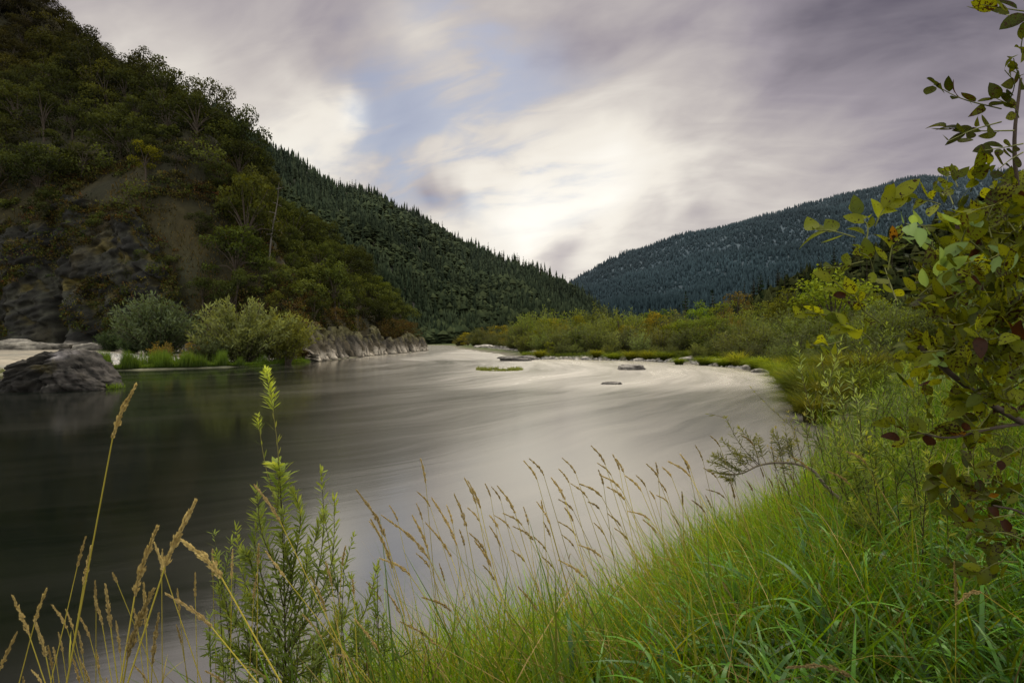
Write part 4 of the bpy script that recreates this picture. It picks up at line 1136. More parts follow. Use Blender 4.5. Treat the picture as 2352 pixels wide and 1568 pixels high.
TUS = Kind(make_tussock("sedge_tussock", .75, 1.1, 1100, (.20, .20, .025), (.06, .085, .012)), make_tussock("sedge_tussock", .85, .95, 1100, (.15, .19, .022), (.045, .075, .010)))
for i, (u, v, y, s, t) in enumerate([(1880, 935, 24, 2.0, .75), (1955, 935, 25, 1.9, .8), (1805, 882, 35, 1.0, .95), (1830, 872, 38, 1.2, .9), (1790, 855, 42, 1.2, 1.15), (1745, 848, 49, 1.3, 1.1), (1700, 840, 55, 1.4, 1.3), (1665, 838, 57, 1.1, 1.3), (1620, 836, 60, 1.1, .8), (1560, 838, 62, .8, .85), (1530, 830, 70, 1.3, .75),
                                     (1490, 828, 73, 1.3, .8), (1450, 828, 75, 1.2, .85), (1410, 828, 76, 1.2, .8), (1370, 826, 78, 1.0, .8), (1240, 824, 81, 1.1, .8), (1210, 822, 82, .9, .8), (1590, 826, 70, 1.2, .8), (1770, 845, 48, 1.3, 1.2), (1720, 835, 58, 1.3, 1.1), (1850, 850, 42, 1.4, .9), (1900, 855, 38, 1.5, .8), (1930, 880, 32, 1.6, .8), (1690, 828, 62, 1.3, 1.05), (1640, 826, 65, 1.1, .9), (1815, 850, 44, 1.2, 1.05), (1870, 905, 29, 1.2, .8), (1990, 900, 29, 1.6, .7), (1842, 925, 24.6, 1.0, .7), (1832, 905, 28, 1.0, .7), (1822, 893, 31, .9, .75), (1858, 958, 20, .9, .65), (1876, 990, 17.6, .8, .65), (1900, 965, 20.5, 1.1, .6), (1812, 885, 34, .8, .8)]):
    p = at(u, v, y); z = max(lz(p[0], p[1]), .05)
    lab, gr = ("large drooping green sedge tussock overhanging the water nearest the willow saplings", "large sedge tussocks by the saplings") if i < 2 else (("yellow-green sedge tussock on the waterline of the far bank", "yellow-green sedge tussocks") if t > 1 else ("dark green sedge tussock on the waterline of the far bank", "dark green sedge tussocks"))
    put(TUS.get(), (p[0], p[1], z), s * (1.1 if i < 2 else 1.4), None, np.array([t * 1.6, t * 1.6, t * 1.1]) * (.62 if u > 1838 else 1), lab, "tussock", gr)
n = 44000; uu = R.uniform(1200, 3300, n); yb = np.array([shore_y(q) for q in uu]) + np.abs(R.normal(0, 7, n)) + .3; X = (uu - 1176) / FPX * yb; Z = land_z(X, yb); k = Z > .1; n = k.sum()
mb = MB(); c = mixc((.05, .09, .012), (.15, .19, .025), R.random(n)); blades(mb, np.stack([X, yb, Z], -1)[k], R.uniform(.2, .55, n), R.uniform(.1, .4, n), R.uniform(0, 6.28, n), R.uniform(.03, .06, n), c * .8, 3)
tag(mb.build("bank_grass", M["grass"]), "rough green grass under the willow thicket along the flat", "grass", kind="stuff")
# ------------------------------------------------------------------ foreground grass
def scatter(nn, xf, yf):
    """nn points on the near bank, x and y from the given draws; keeps those on land."""
    x = xf(nn); y = yf(nn); d = poly_dist(x, y, RIGHT_LAND); z = land_z(x, y)
    k = d > .02
    return x[k], y[k], z[k], d[k]

def wedge(nn, y0, y1, pw, u0, u1):
    """Points spread over the part of the bank between two bearings."""
    y = y0 + (y1 - y0) * R.random(nn) ** pw
    return (R.uniform(u0, u1, nn) - 1176) / FPX * y, y

GR_HI = np.array([.20, .345, .009]); GR_LO = np.array([.028, .090, .006]); GR_YE = np.array([.33, .355, .014]); GR_TAN = np.array([.30, .22, .085])
def grass_patch(name, label, nn, y0, y1, pw, u0, u1, h0, h1, w0, w1, seg, keep=None, tan=.06, lean=(.12, .75)):
    x, y = wedge(nn, y0, y1, pw, u0, u1)
    d = poly_dist(x, y, RIGHT_LAND); z = land_z(x, y); k = d > .0
    if keep is not None: k &= keep(x, y)
    x, y, z = x[k], y[k], z[k]; n = len(x)
    cl = vnoise(np.stack([x * 1.4, y * 1.4, x * 0], -1)); cl2 = fbm(np.stack([x * .5, y * .5, x * 0 + 8], -1), 2)
    h = (h0 + (h1 - h0) * R.random(n)) * (1 + .22 * cl)
    az = math.pi + .5 + R.normal(0, 1.5, n) + .8 * cl2            # the sward leans to the river, combed by the current and wind
    q = R.random(n)
    hi = np.where((q < tan)[:, None], GR_TAN, np.where((q < tan + .25)[:, None], GR_YE, GR_HI)) * R.uniform(.65, 1.2, (n, 1))
    lo = np.where((q < tan)[:, None], GR_TAN * .8, GR_LO) * R.uniform(.6, 1.1, (n, 1))
    # light and shade painted in: brighter by the water, darker near and right
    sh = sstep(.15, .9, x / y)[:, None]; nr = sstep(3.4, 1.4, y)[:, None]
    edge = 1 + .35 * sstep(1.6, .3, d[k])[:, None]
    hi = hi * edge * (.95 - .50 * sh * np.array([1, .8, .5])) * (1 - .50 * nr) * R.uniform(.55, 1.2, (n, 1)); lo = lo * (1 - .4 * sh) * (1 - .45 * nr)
    mb = MB()
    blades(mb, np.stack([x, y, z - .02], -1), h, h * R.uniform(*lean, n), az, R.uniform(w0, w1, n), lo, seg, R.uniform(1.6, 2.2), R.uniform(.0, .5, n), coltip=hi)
    return tag(mb.build(name, M["grass"]), label, "grass", kind="stuff")

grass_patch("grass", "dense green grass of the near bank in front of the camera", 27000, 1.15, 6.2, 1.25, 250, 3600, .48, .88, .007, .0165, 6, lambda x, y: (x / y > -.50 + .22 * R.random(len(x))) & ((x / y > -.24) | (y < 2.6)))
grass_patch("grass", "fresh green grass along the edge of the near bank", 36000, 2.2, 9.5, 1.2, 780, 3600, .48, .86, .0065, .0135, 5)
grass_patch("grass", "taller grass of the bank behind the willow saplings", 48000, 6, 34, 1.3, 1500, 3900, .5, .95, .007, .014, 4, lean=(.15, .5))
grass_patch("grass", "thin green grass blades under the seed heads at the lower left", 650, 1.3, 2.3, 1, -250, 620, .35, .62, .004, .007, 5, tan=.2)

# broad reed leaves bending over one another low on the right
x, y = wedge(6500, 1.1, 4.2, 1.2, 1050, 2500); z = land_z(x, y); d = poly_dist(x, y, RIGHT_LAND); k = (d > .25) & (x / y > .05 + .5 * R.random(len(x))); x, y, z = x[k], y[k], z[k]; n = len(x)
mb = MB(); c = mixc((.018, .060, .010), (.085, .20, .018), R.random(n)); zb = z + R.uniform(.05, .42, n)
blades(mb, np.stack([x, y, zb], -1), R.uniform(.18, .42, n), R.uniform(.12, .38, n), R.normal(2.6, 1.5, n), R.uniform(.014, .029, n), c, 7, 1.7, R.uniform(.3, 1.0, n), coltip=c * 1.35)
tag(mb.build("reed_leaves", M["reed"]), "broad curved green reed leaves arching over the grass at the lower right", "reed leaves", kind="stuff")
# last year's straw lying through the sward
x, y = wedge(800, 1.3, 6, 1.1, 850, 2500); z = land_z(x, y); k = poly_dist(x, y, RIGHT_LAND) > .1; x, y, z = x[k], y[k], z[k]; n = len(x)
mb = MB(); c = np.tile([.30, .23, .09], (n, 1)) * R.uniform(.6, 1.2, (n, 1))
blades(mb, np.stack([x, y, z + R.uniform(.1, .4, n)], -1), R.uniform(.2, .55, n), R.uniform(.2, .8, n), R.normal(2.9, 1.0, n), R.uniform(.003, .006, n), c, 4, 1.3, R.uniform(0, .4, n))
tag(mb.build("straw", M["seed"]), "dry tan straw and dead blades caught through the green grass", "straw", kind="stuff")

# ------------------------------------------------------------------ seed heads of the reed grass
ST_COL = np.array([.38, .33, .06]); SEED_HI = np.array([.54, .44, .21]); SEED_LO = np.array([.28, .215, .095])
def seed_stem(tip, mid, base, head, label, group=None, fat=1.0, dark=1.0, fan=0.0, leaf=True):
    """tip, mid (foot of the head) and base in the world; one stalk, one head, a dry leaf or two."""
    tip, mid, base = map(np.asarray, (tip, mid, base))
    root = empty("reed_plant", base)
    pts = spline([base - base, (mid + base) / 2 - base + np.array([.0, .01, .03]) * np.linalg.norm(mid - base), mid - base], 9)
    mb = MB(); tube(mb, pts, np.linspace(.0022, .0012, 9) * fat ** .5, 5, ST_COL * R.uniform(.75, 1.15) * dark)
    mb.build("stalk", M["seed"], root)
    L = np.linalg.norm(tip - mid); ax0 = unit(mid - pts[-2] - base); ax1 = unit(tip - mid)
    hp = spline([mid - base, mid - base + (ax0 * .35 + ax1 * .65) * L * .45, tip - base], 12)
    mb = MB(); tube(mb, hp, np.linspace(.0014, .0005, 12), 4, SEED_LO * dark)
    n = int(230 * max(.5, L / .12))
    t = R.random(n) ** .9; lob = .62 + .38 * np.sin(t * R.uniform(17, 24) + R.uniform(0, 6)) 
    k = np.minimum((t * 11).astype(int), 10); f = (t * 11 - k)[:, None]
    c = hp[k] * (1 - f) + hp[k + 1] * f; ax = unit(hp[np.minimum(k + 1, 11)] - hp[k])
    rad = .0058 * fat * np.sin(np.clip(t * .92 + .08, 0, 1) * math.pi) ** .55 * (1.15 - .55 * t) * lob * (1 + fan * (1 - t))
    s = R.normal(size=(n, 3)); s = unit(s - (s * ax).sum(1, keepdims=True) * ax)
    p = c + s * (rad * np.sqrt(R.random(n)))[:, None]
    d = unit(ax + s * R.uniform(.15, .5, (n, 1)) + R.normal(0, .1, (n, 3)))
    col = mixc(SEED_LO, SEED_HI, R.random(n)) * dark
    q = unit(np.cross(d, rdir(n)))
    lances(mb, p - d * .003, d, q, R.uniform(.006, .010, n) * fat ** .5, R.uniform(.0022, .0036, n) * fat ** .5, col, 0)
    lances(mb, p - d * .003, d, np.cross(q, d), R.uniform(.006, .010, n) * fat ** .5, R.uniform(.0022, .0036, n) * fat ** .5, col * .85, 0)
    mb.build("seed_head", M["seed"], root)
    if leaf and np.linalg.norm(mid - base) > .3:
        j = R.integers(2, 6); lb = MB(); az = R.uniform(0, 6.28)
        blades(lb, pts[j][None], np.array([R.uniform(.06, .16)]), np.array([R.uniform(.05, .16)]), np.array([az]), np.array([.006]), mixc(GR_YE, GR_TAN, R.random(1)) * .8, 5, 1.5, np.array([.3]))
        lb.build("leaf", M["seed"], root)
    return tag(root, label, "grass stem", group)

def stem_px(t, m, b, Y, label, group=None, dy=0.0, **k):
    """Tip and head foot by bearing at distance Y; the stalk runs on down to the bank."""
    tip = at(*t, Y); mid = at(*m, Y + R.normal(0, .01))
    if b is not None: q = at(*b, Y + dy)
    else:
        d = unit(mid - tip); q = mid + unit(d * .75 + np.array([0, 0, -.55])) * .45
    dirn = unit(q - mid)
    if dirn[2] > -.35: dirn = unit(dirn + np.array([0, 0, -.6]))
    base = mid + dirn * .1
    for _ in range(40):
        g = lz(base[0], base[1])
        if base[2] <= max(g, 0): break
        base = base + dirn * .05
        if _ > 8: dirn = unit(dirn + np.array([.0, 0, -.12]))
    return seed_stem(tip, mid, base, None, label, group, **k)

def zl(x, y): return (x / 2.0047 / 1.0408, (850 + y / 2.0047) / 1.0408)
LEFT = [((650, 140), (540, 390), (205, 1568), "tall straw-coloured seed head rising alone over the dark water, leaning right", 1.15, None),
        ((935, 700), (790, 1010), (555, 1568), "long golden seed head leaning right whose top crosses the drooping one", 1.25, None),
        ((752, 822), (645, 1150), (575, 1500), "golden seed head leaning right, second tallest of the left-hand tuft", 1.1, None),
        ((740, 895), (790, 1040), (985, 1568), "seed head leaning left just behind the long golden crossing one", .9, None),
        ((865, 880), (1060, 1060), (1400, 1568), "thick pale seed head drooping left on a long slanting stalk", 1.35, "f"),
        ((795, 1140), (1010, 1295), (1200, 1490), "slender seed head slanting left below the thick drooping one", .9, None),
        ((410, 868), (370, 1010), (200, 1568), "narrow seed head pressed against the stalk of the tallest stem", .8, None),
        ((438, 910), (400, 1095), (300, 1540), "loose-grained seed head just right of the tallest stem's stalk", .9, "f"),
        ((730, 1125), (610, 1450), (560, 1700), "thick shaded brown seed head leaning right, low in the left tuft", 1.3, "d"),
        ((1220, 620), (1340, 790), (1560, 1160), "seed head leaning left across the stem of the tall leafy weed", .85, None),
        ((222, 1115), (165, 1280), (75, 1568), "seed head leaning right near the lower left corner, over the edge of the frame", 1.0, None),
        ((60, 1150), (140, 1340), (215, 1568), "seed head leaning left near the lower left corner, crossing its neighbour", 1.0, None),
        ((80, 1325), (0, 1500), (-60, 1640), "seed head entering low at the left edge of the frame", 1.0, None)]
for t, m, b, lab, fat, fl in LEFT:
    L = math.hypot(t[0] - m[0], t[1] - m[1]) / 2.0047 / 1.0408
    stem_px(zl(*t), zl(*m), zl(*b), float(np.clip(.115 * FPX / L, 1.0, 1.6)), lab, None, fat=fat, dark=.62 if fl == "d" else 1.0, fan=.6 if fl == "f" else .0)
for t, m, b in [((165, 1270), (220, 1440), None), ((250, 1195), (320, 1305), None), ((315, 1215), (350, 1310), None), ((280, 1325), (300, 1420), None), ((455, 1080), (460, 1220), (455, 1420)), ((505, 1098), (530, 1300), (560, 1568)),
                ((540, 1042), (560, 1085), (640, 1250)), ((375, 1240), (430, 1350), None), ((375, 1320), (395, 1430), None), ((555, 1270), (575, 1420), None), ((688, 1090), (700, 1310), None), ((760, 1235), (730, 1470), None), ((640, 1210), (660, 1310), None),
                ((778, 930), (775, 1060), (770, 1400)), ((850, 1115), (860, 1230), (875, 1380)), ((935, 1040), (935, 1155), (940, 1470)), ((1018, 930), (1020, 1060), (1025, 1300)), ((1115, 930), (1110, 1070), (1100, 1400)), ((460, 1405), (475, 1520), None),
                ((1275, 940), (1365, 1060), (1700, 1400)), ((380, 1450), (430, 1568), None), ((150, 1505), (200, 1568), None), ((640, 1480), (710, 1568), None), ((255, 1400), (270, 1470), None), ((845, 1290), (870, 1380), None), ((450, 1150), (490, 1290), None), ((345, 1440), (380, 1560), None), ((110, 1540), (120, 1640), None), ((510, 1545), (520, 1640), None), ((230, 1390), (250, 1500), None)]:
    L = math.hypot(t[0] - m[0], t[1] - m[1]) / 2.0047 / 1.0408
    stem_px(zl(*t), zl(*m), zl(*b) if b else None, float(np.clip(.095 * FPX / L, 1.25, 2.1)), "short buff seed head among the low grass stems at the lower left of the bank", "short seed heads at the lower left", fat=R.uniform(.75, 1.0), dark=R.uniform(.7, 1.05))
for t, m in [((985, 1510), (1070, 1568)), ((1165, 1480), (1300, 1568)), ((1620, 1430), (1704, 1470)), ((1450, 1240), (1540, 1350)), ((1490, 1060), (1560, 1220)), ((1560, 985), (1590, 1100)), ((1655, 915), (1640, 1000)), ((1230, 1050), (1215, 1160)), ((1690, 1075), (1695, 1140)), ((1240, 905), (1235, 1010))]:
    stem_px(zl(*t), zl(*m), None, 1.7, "buff seed head slanting through the foot of the tall leafy weed", "seed heads at the foot of the tall leafy weed", fat=.85, dark=.85)

def zm(x, y): return ((800 + x / 2.481) / 1.0408, (1000 + y / 2.481) / 1.0408)
MIDDLE = [(130, 425, 300, 700), (215, 600, 345, 885), (325, 515, 375, 610), (280, 575, 560, 830), (485, 505, 520, 600), (490, 435, 565, 520), (510, 240, 540, 380), (460, 575, 550, 770), (575, 470, 725, 750), (540, 618, 690, 820), (710, 450, 780, 640), (770, 355, 840, 510), (790, 370, 865, 530),
          (665, 515, 700, 625), (790, 530, 860, 610), (893, 388, 925, 465), (930, 405, 985, 485), (967, 402, 1070, 560), (920, 575, 970, 650), (950, 575, 1040, 650), (1000, 562, 1110, 630), (1060, 640, 1180, 720), (920, 640, 985, 760), (1123, 253, 1200, 360), (1155, 238, 1240, 335), (1285, 352, 1365, 480),
          (1350, 235, 1430, 325), (1330, 300, 1390, 380), (1200, 495, 1280, 630), (1225, 485, 1235, 550), (1330, 480, 1415, 545), (1365, 530, 1415, 610), (1400, 385, 1500, 470), (1455, 388, 1585, 465), (1523, 163, 1605, 270), (1560, 265, 1640, 335), (1565, 305, 1595, 395), (1575, 335, 1700, 420), (1650, 215, 1690, 305),
          (1670, 240, 1715, 320), (1725, 340, 1820, 430), (1790, 338, 1845, 405), (1615, 405, 1720, 480), (1850, 270, 1920, 350), (1905, 262, 1918, 330), (1945, 290, 2000, 350), (1980, 255, 2110, 345), (2050, 213, 2110, 300), (1505, 495, 1570, 535), (1325, 610, 1430, 690), (1450, 750, 1580, 820), (1330, 840, 1480, 940),
          (1230, 820, 1300, 890), (1620, 565, 1700, 640), (1910, 455, 1980, 500), (1920, 370, 1970, 440), (2060, 435, 2065, 520), (1740, 550, 1870, 600), (1120, 525, 1150, 630), (1240, 615, 1280, 700), (520, 1060, 690, 1140), (190, 970, 280, 1090), (295, 1010, 390, 1160), (120, 1190, 270, 1400), (390, 1205, 600, 1340), (1090, 1000, 1200, 1140), (1920, 820, 2030, 870),
          (485, 800, 560, 880), (800, 680, 900, 800), (830, 725, 930, 880), (740, 660, 770, 750), (880, 870, 950, 960), (1050, 780, 1130, 850), (1545, 1095, 1650, 1140), (1050, 1215, 1170, 1275), (620, 860, 650, 960), (205, 610, 280, 720), (270, 830, 445, 925), (1540, 620, 1600, 690), (1660, 650, 1740, 720), (1830, 600, 1910, 680), (1870, 430, 1900, 480), (1350, 690, 1420, 760), (1180, 700, 1260, 790)]
GROUP_M = "buff seed heads over the bright water"
for (x0, y0, x1, y1) in MIDDLE:
    t = zm(x0, y0); m = zm(x1, y1); L = math.hypot(t[0] - m[0], t[1] - m[1])
    Y = float(np.clip(.115 * FPX / L, 1.7, 3.4)) * R.uniform(.95, 1.05)
    Y = max(Y, np.interp(t[0], [800, 1100, 1400, 1700], [1.7, 2.2, 2.7, 3.0]))
    if (x0, y0) == (510, 240): lab, gr = "pale thin upright seed head standing highest between the leafy weed and the drooping stems", None
    elif (x0, y0) == (130, 425): lab, gr = "long curving seed head leaning left, first of the stems right of the leafy weed", None
    elif (x0, y0) == (1523, 163): lab, gr = "seed head topping the crowd of stems over the brightest water", None
    elif (x0, y0) == (280, 575): lab, gr = "thick seed head drooping far left on an arched stalk right of the weed", None
    elif y0 > 900: lab, gr = "tan seed head lying low in the green grass of the near bank", "seed heads lying in the grass"
    elif x0 < 900: lab, gr = "seed head leaning left over the dim water right of the leafy weed", "seed heads over the dim water"
    else: lab, gr = "small buff seed head nodding left over the bright water before the grassy bank", GROUP_M
    stem_px(t, m, None, Y, lab, gr, fat=R.uniform(.85, 1.15) * (Y / 2.3) ** .5, dark=R.uniform(.75, 1.15), fan=R.choice([0, 0, .4]))
def zr(x, y): return ((1600 + x / 2.481) / 1.0408, (1000 + y / 2.481) / 1.0408)
for (x0, y0, x1, y1) in [(155, 160, 200, 250), (70, 215, 120, 320), (205, 295, 280, 350), (220, 420, 330, 470), (215, 455, 250, 530), (360, 370, 390, 480), (460, 370, 495, 430), (540, 290, 560, 350), (590, 355, 615, 405), (650, 360, 690, 430), (720, 330, 740, 410), (240, 100, 300, 165), (135, 485, 215, 560), (75, 435, 80, 500), (430, 100, 500, 160), (10, 560, 60, 640)]:
    stem_px(zr(x0, y0), zr(x1, y1), None, R.uniform(3.0, 4.2), "small dry seed head under the overhanging willow branch", "seed heads under the willow branch", fat=1.1, dark=.6)
for (x0, y0, x1, y1) in [(945, 315, 1070, 390), (1050, 195, 1170, 270), (730, 230, 835, 310)]:
    stem_px(zr(x0, y0), zr(x1, y1), None, 2.6, "tan seed head arching left in front of the willow saplings", "seed heads before the willow saplings", fat=1.15, dark=.75)
stem_px(zr(1705, 1100), zr(1850, 1030), zr(2110, 915), 1.35, "pale seed head hanging down left from a stalk at the right edge above the grass", fat=1.0, dark=.85)
stem_px(zr(1690, 850), zr(1700, 1090), zr(1705, 1400), 1.5, "thin brown seed head upright in the shade below the spotted shrub", fat=.75, dark=.6)
stem_px(zr(700, 1475), zr(1080, 1530), zr(1400, 1640), 1.25, "dark brown seed head lying flat in the grass at the bottom edge", fat=1.0, dark=.45)

# ------------------------------------------------------------------ leafy plants
def leafy_stem(stemmb, leafmb, pts, r0, n, L, W, hi, lo, spread=.9, droop=.15, tmin=.1, gather=0.0, scol=(.12, .12, .04), curve=1.0, tuft=0):
    P = spline(pts, 14); tube(stemmb, P, np.linspace(r0, r0 * .35, 14), 5, scol)
    t = tmin + (1 - tmin) * (np.arange(n) + R.random(n)) / n
    k = np.minimum((t * 13).astype(int), 12); f = (t * 13 - k)[:, None]
    p = P[k] * (1 - f) + P[k + 1] * f; ax = unit(P[k + 1] - P[k])
    ang = np.arange(n) * 2.4 + R.normal(0, .4, n)
    s = np.stack([np.cos(ang), np.sin(ang), np.zeros(n)], -1); s = unit(s - (s * ax).sum(1, keepdims=True) * ax)
    sp = spread * (1 - gather * t)
    d = unit(ax * (1.0 - .35 * sp)[:, None] + s * sp[:, None] + R.normal(0, .14, (n, 3)))
    nr = unit(np.cross(np.cross(d, ax), d) + R.normal(0, .3, (n, 3)))
    ll = L * (1.1 - .55 * t ** 3) * R.uniform(.7, 1.25, n)
    c = mixc(lo, hi, np.clip(t * .7 + R.normal(.1, .22, n), 0, 1.2))
    lances(leafmb, p, d, nr, ll, W * R.uniform(.75, 1.25, n), c, droop * curve)
    if tuft:
        d = unit(ax[-1] + R.normal(0, .38, (tuft, 3))); lances(leafmb, np.tile(P[-1], (tuft, 1)), d, rdir(tuft), L * R.uniform(.35, .75, tuft), W * .8, np.asarray(hi) * R.uniform(.8, 1.25, (tuft, 1)), 0.0)

# the tall weed standing against the water on the left
LG_HI, LG_LO = (.22, .27, .045), (.055, .085, .016)
root = empty("leafy_weed"); Yw = 2.0
W0 = at(655, 1560, Yw); zb = lz(W0[0], W0[1]); root.location = (W0[0], W0[1], zb)
def rel(u, v, y=Yw): return at(u, v, y) - np.array([W0[0], W0[1], zb])
st = MB(); lf = MB()
low = (W0 - W0) + np.array([.01, 0, -.02])
leafy_stem(st, lf, [low, rel(655, 1500), rel(650, 1250), rel(640, 1060)], .0045, 190, .078, .0095, (.22, .29, .05), LG_LO, 1.0, .22, .28, scol=(.05, .045, .02))
leafy_stem(st, lf, [rel(640, 1060), rel(636, 1010), rel(625, 930), rel(618, 890)], .0022, 14, .045, .005, (.24, .26, .06), (.15, .17, .04), .5, .1, scol=(.14, .13, .05))
q = st.build("main_stem", M["seed"], root); lf.build("foliage", M["grass"], q)
st = MB(); lf = MB(); leafy_stem(st, lf, [rel(628, 945), rel(618, 890), rel(612, 852)], .0016, 85, .036, .0058, (.42, .50, .10), (.24, .32, .05), .95, .0, 0, scol=(.18, .18, .05), tuft=12)
q = st.build("top_stem", M["seed"], root); lf.build("foliage", M["grass"], q)
st = MB(); lf = MB(); leafy_stem(st, lf, [rel(640, 1180), rel(612, 1080), rel(598, 1000), rel(594, 958)], .0018, 10, .04, .005, (.2, .24, .05), (.1, .14, .03), .6, .1, scol=(.16, .15, .05))
leafy_stem(st, lf, [rel(595, 990), rel(593, 955)], .0012, 26, .026, .0045, (.42, .50, .10), (.24, .32, .05), .9, 0, 0, tuft=6)
q = st.build("side_stem", M["seed"], root); lf.build("foliage", M["grass"], q)
st = MB(); lf = MB(); leafy_stem(st, lf, [rel(636, 1180), rel(640, 1110), rel(632, 1065)], .002, 34, .085, .012, (.30, .36, .08), (.12, .18, .03), .75, .25, .2)
q = st.build("side_stem", M["seed"], root); lf.build("foliage", M["grass"], q)
BR = [((650, 1500), (600, 1400), (560, 1330), (542, 1215)), ((652, 1480), (590, 1340), (575, 1290), (560, 1270)), ((655, 1450), (690, 1350), (720, 1250), (742, 1180)), ((655, 1500), (710, 1400), (742, 1230), (738, 1085)), ((655, 1520), (700, 1430), (760, 1300), (768, 1150)), ((652, 1400), (630, 1300), (600, 1220), (590, 1130)), ((654, 1380), (680, 1270), (690, 1180), (672, 1130)),
      ((650, 1540), (590, 1470), (530, 1420), (500, 1350)), ((655, 1540), (720, 1480), (790, 1420), (806, 1330)), ((655, 1560), (610, 1500), (540, 1500), (500, 1440)), ((655, 1560), (740, 1520), (830, 1420), (868, 1300)), ((652, 1430), (610, 1350), (585, 1250), (600, 1180)), ((655, 1530), (680, 1420), (700, 1330), (706, 1250)), ((655, 1560), (640, 1480), (590, 1420), (570, 1370)), ((655, 1420), (670, 1330), (655, 1260), (650, 1180)),
      ((655, 1560), (700, 1500), (760, 1470), (780, 1400)), ((655, 1560), (600, 1540), (560, 1500), (520, 1480))]
for i, b in enumerate(BR):
    st = MB(); lf = MB(); dy = R.normal(0, .10)
    P = [rel(u, v, Yw + dy * j / 3) for j, (u, v) in enumerate(b)]
    leafy_stem(st, lf, P, .0026, 88, .054, .0078, (.20, .25, .055), (.06, .095, .02), .75, .05, .12, scol=(.06, .055, .025), tuft=5)
    q = st.build("branch", M["seed"], root); lf.build("foliage", M["grass"], q)
tag(root, "tall leafy weed with a pale green spire standing against the open water", "weed")

# willow saplings on the right, over the water
def sapling(u0, v0, tips, Y, label, group=None, L=.055, W=.0055, hi=(.17, .21, .055), lo=(.04, .065, .018), n=46, r=.004, scol=(.08, .07, .04), yel=0):
    b = at(u0, v0, Y); g = lz(b[0], b[1]); root = empty("willow_sapling", (b[0], b[1], g)); off = np.array([b[0], b[1], g])
    for i, tp in enumerate(tips):
        st = MB(); lf = MB(); y1 = Y + R.normal(0, .06 * Y * .4)
        e = at(*tp, y1) - off; m = e * .5 + np.array([R.normal(0, .04) * Y * .3, R.normal(0, .05), .05 * Y * .2])
        leafy_stem(st, lf, [np.array([R.normal(0, .03), R.normal(0, .03), -.05]), m, e], r, n, L, W, hi, lo, .8, .12, .25, scol=scol, tuft=6)
        for _ in range(3):
            q = R.uniform(.35, .8); p = m * (1 - q) + e * q if q > .5 else m * 2 * q
            d = unit(e - m) * .8 + R.normal(0, .45, 3) + [0, 0, .1]; leafy_stem(st, lf, [p, p + d * .09 * Y * .4, p + d * .16 * Y * .4 + [0, 0, .03]], r * .5, n // 2, L * .85, W * .9, hi, lo, .8, .1, .1, scol=scol, tuft=4)
        q = st.build("stem", M["seed"], root); lf.build("foliage", M["grass"], q)
    return tag(root, label, "sapling", group)
sapling(1985, 1200, [(1888, 830), (1918, 900), (1960, 880)], 3.6, "young willow with the tallest pale green shoot against the sedge tussocks", L=.085, W=.009, hi=(.22, .28, .08))
sapling(1960, 1210, [(1838, 850), (1870, 960), (1905, 990)], 4.0, "young willow leaning left, its shoot beside the tallest pale green one", L=.085, W=.009, hi=(.20, .26, .08))
sapling(1900, 1210, [(1825, 985), (1848, 955), (1800, 1010)], 4.2, "small willow sapling over the dark water between the branch and the taller shoots", hi=(.20, .20, .06))
sapling(1885, 1230, [(1782, 985), (1772, 1030), (1810, 1060)], 4.4, "yellowing willow sapling just right of the overhanging branch", hi=(.25, .22, .07))
SAPL = [(2010, 1230, [(1975, 770), (2000, 800), (1950, 840)], 4.8), (2060, 1230, [(2030, 900), (2000, 930), (2060, 920)], 3.9), (2040, 1260, [(1940, 1010), (1990, 1000), (2010, 1040)], 3.2), (2110, 1260, [(2080, 860), (2110, 880), (2140, 900)], 4.2), (2000, 1270, [(1900, 1060), (1930, 1090), (1960, 1080)], 3.4), (2170, 1290, [(2140, 950), (2180, 930), (2210, 960)], 3.7), (2090, 1290, [(2050, 1030), (2090, 1010), (2120, 1050)], 3.0),
        (2250, 1300, [(2240, 930), (2280, 950), (2300, 900)], 4.0), (2150, 1330, [(2130, 1080), (2170, 1060)], 2.6), (2320, 1300, [(2330, 960), (2300, 1000), (2360, 980)], 3.6), (2030, 1190, [(1990, 890), (2020, 860)], 5.5), (2140, 1190, [(2120, 830), (2090, 840)], 5.8), (2250, 1190, [(2220, 840), (2280, 830)], 5.6)]
for i, (u, v, tips, Y) in enumerate(SAPL):
    sapling(u, v, tips, Y, "grey-green willow sapling in the crowded clump on the near bank below the spotted shrub", "willow saplings in the clump on the near bank", n=80, L=.068 * (.8 + .06 * Y), W=.0072 * (.8 + .06 * Y), hi=mixc((.13, .20, .030), (.24, .27, .035), R.random()), lo=(.038, .065, .013), scol=(.045, .035, .022))

for i, (u, v, tips, lab) in enumerate([(505, 1640, [(500, 1290), (520, 1380), (482, 1420), (540, 1330)], "low leafy weed left of the tall one, in front of the dark water"), (770, 1640, [(745, 1180), (790, 1300), (720, 1330), (768, 1400)], "leafy weed rising just right of the tall one"), (850, 1640, [(866, 1310), (820, 1390), (880, 1420), (845, 1480)], "low leafy weed at the edge of the green grass, right of the tall one"), (610, 1650, [(590, 1400), (560, 1440), (640, 1420), (610, 1480)], "short bushy weed in front of the foot of the tall one"), (700, 1650, [(690, 1420), (720, 1470), (740, 1440), (670, 1500)], "short bushy weed at the right foot of the tall one")]):
    o = sapling(u, v, tips, 1.95, lab, L=.05, W=.0065, hi=(.18, .235, .05), lo=(.05, .08, .018), n=60, r=.0028, scol=(.06, .055, .025)); o.name = "leafy_weed"; o["category"] = "weed"
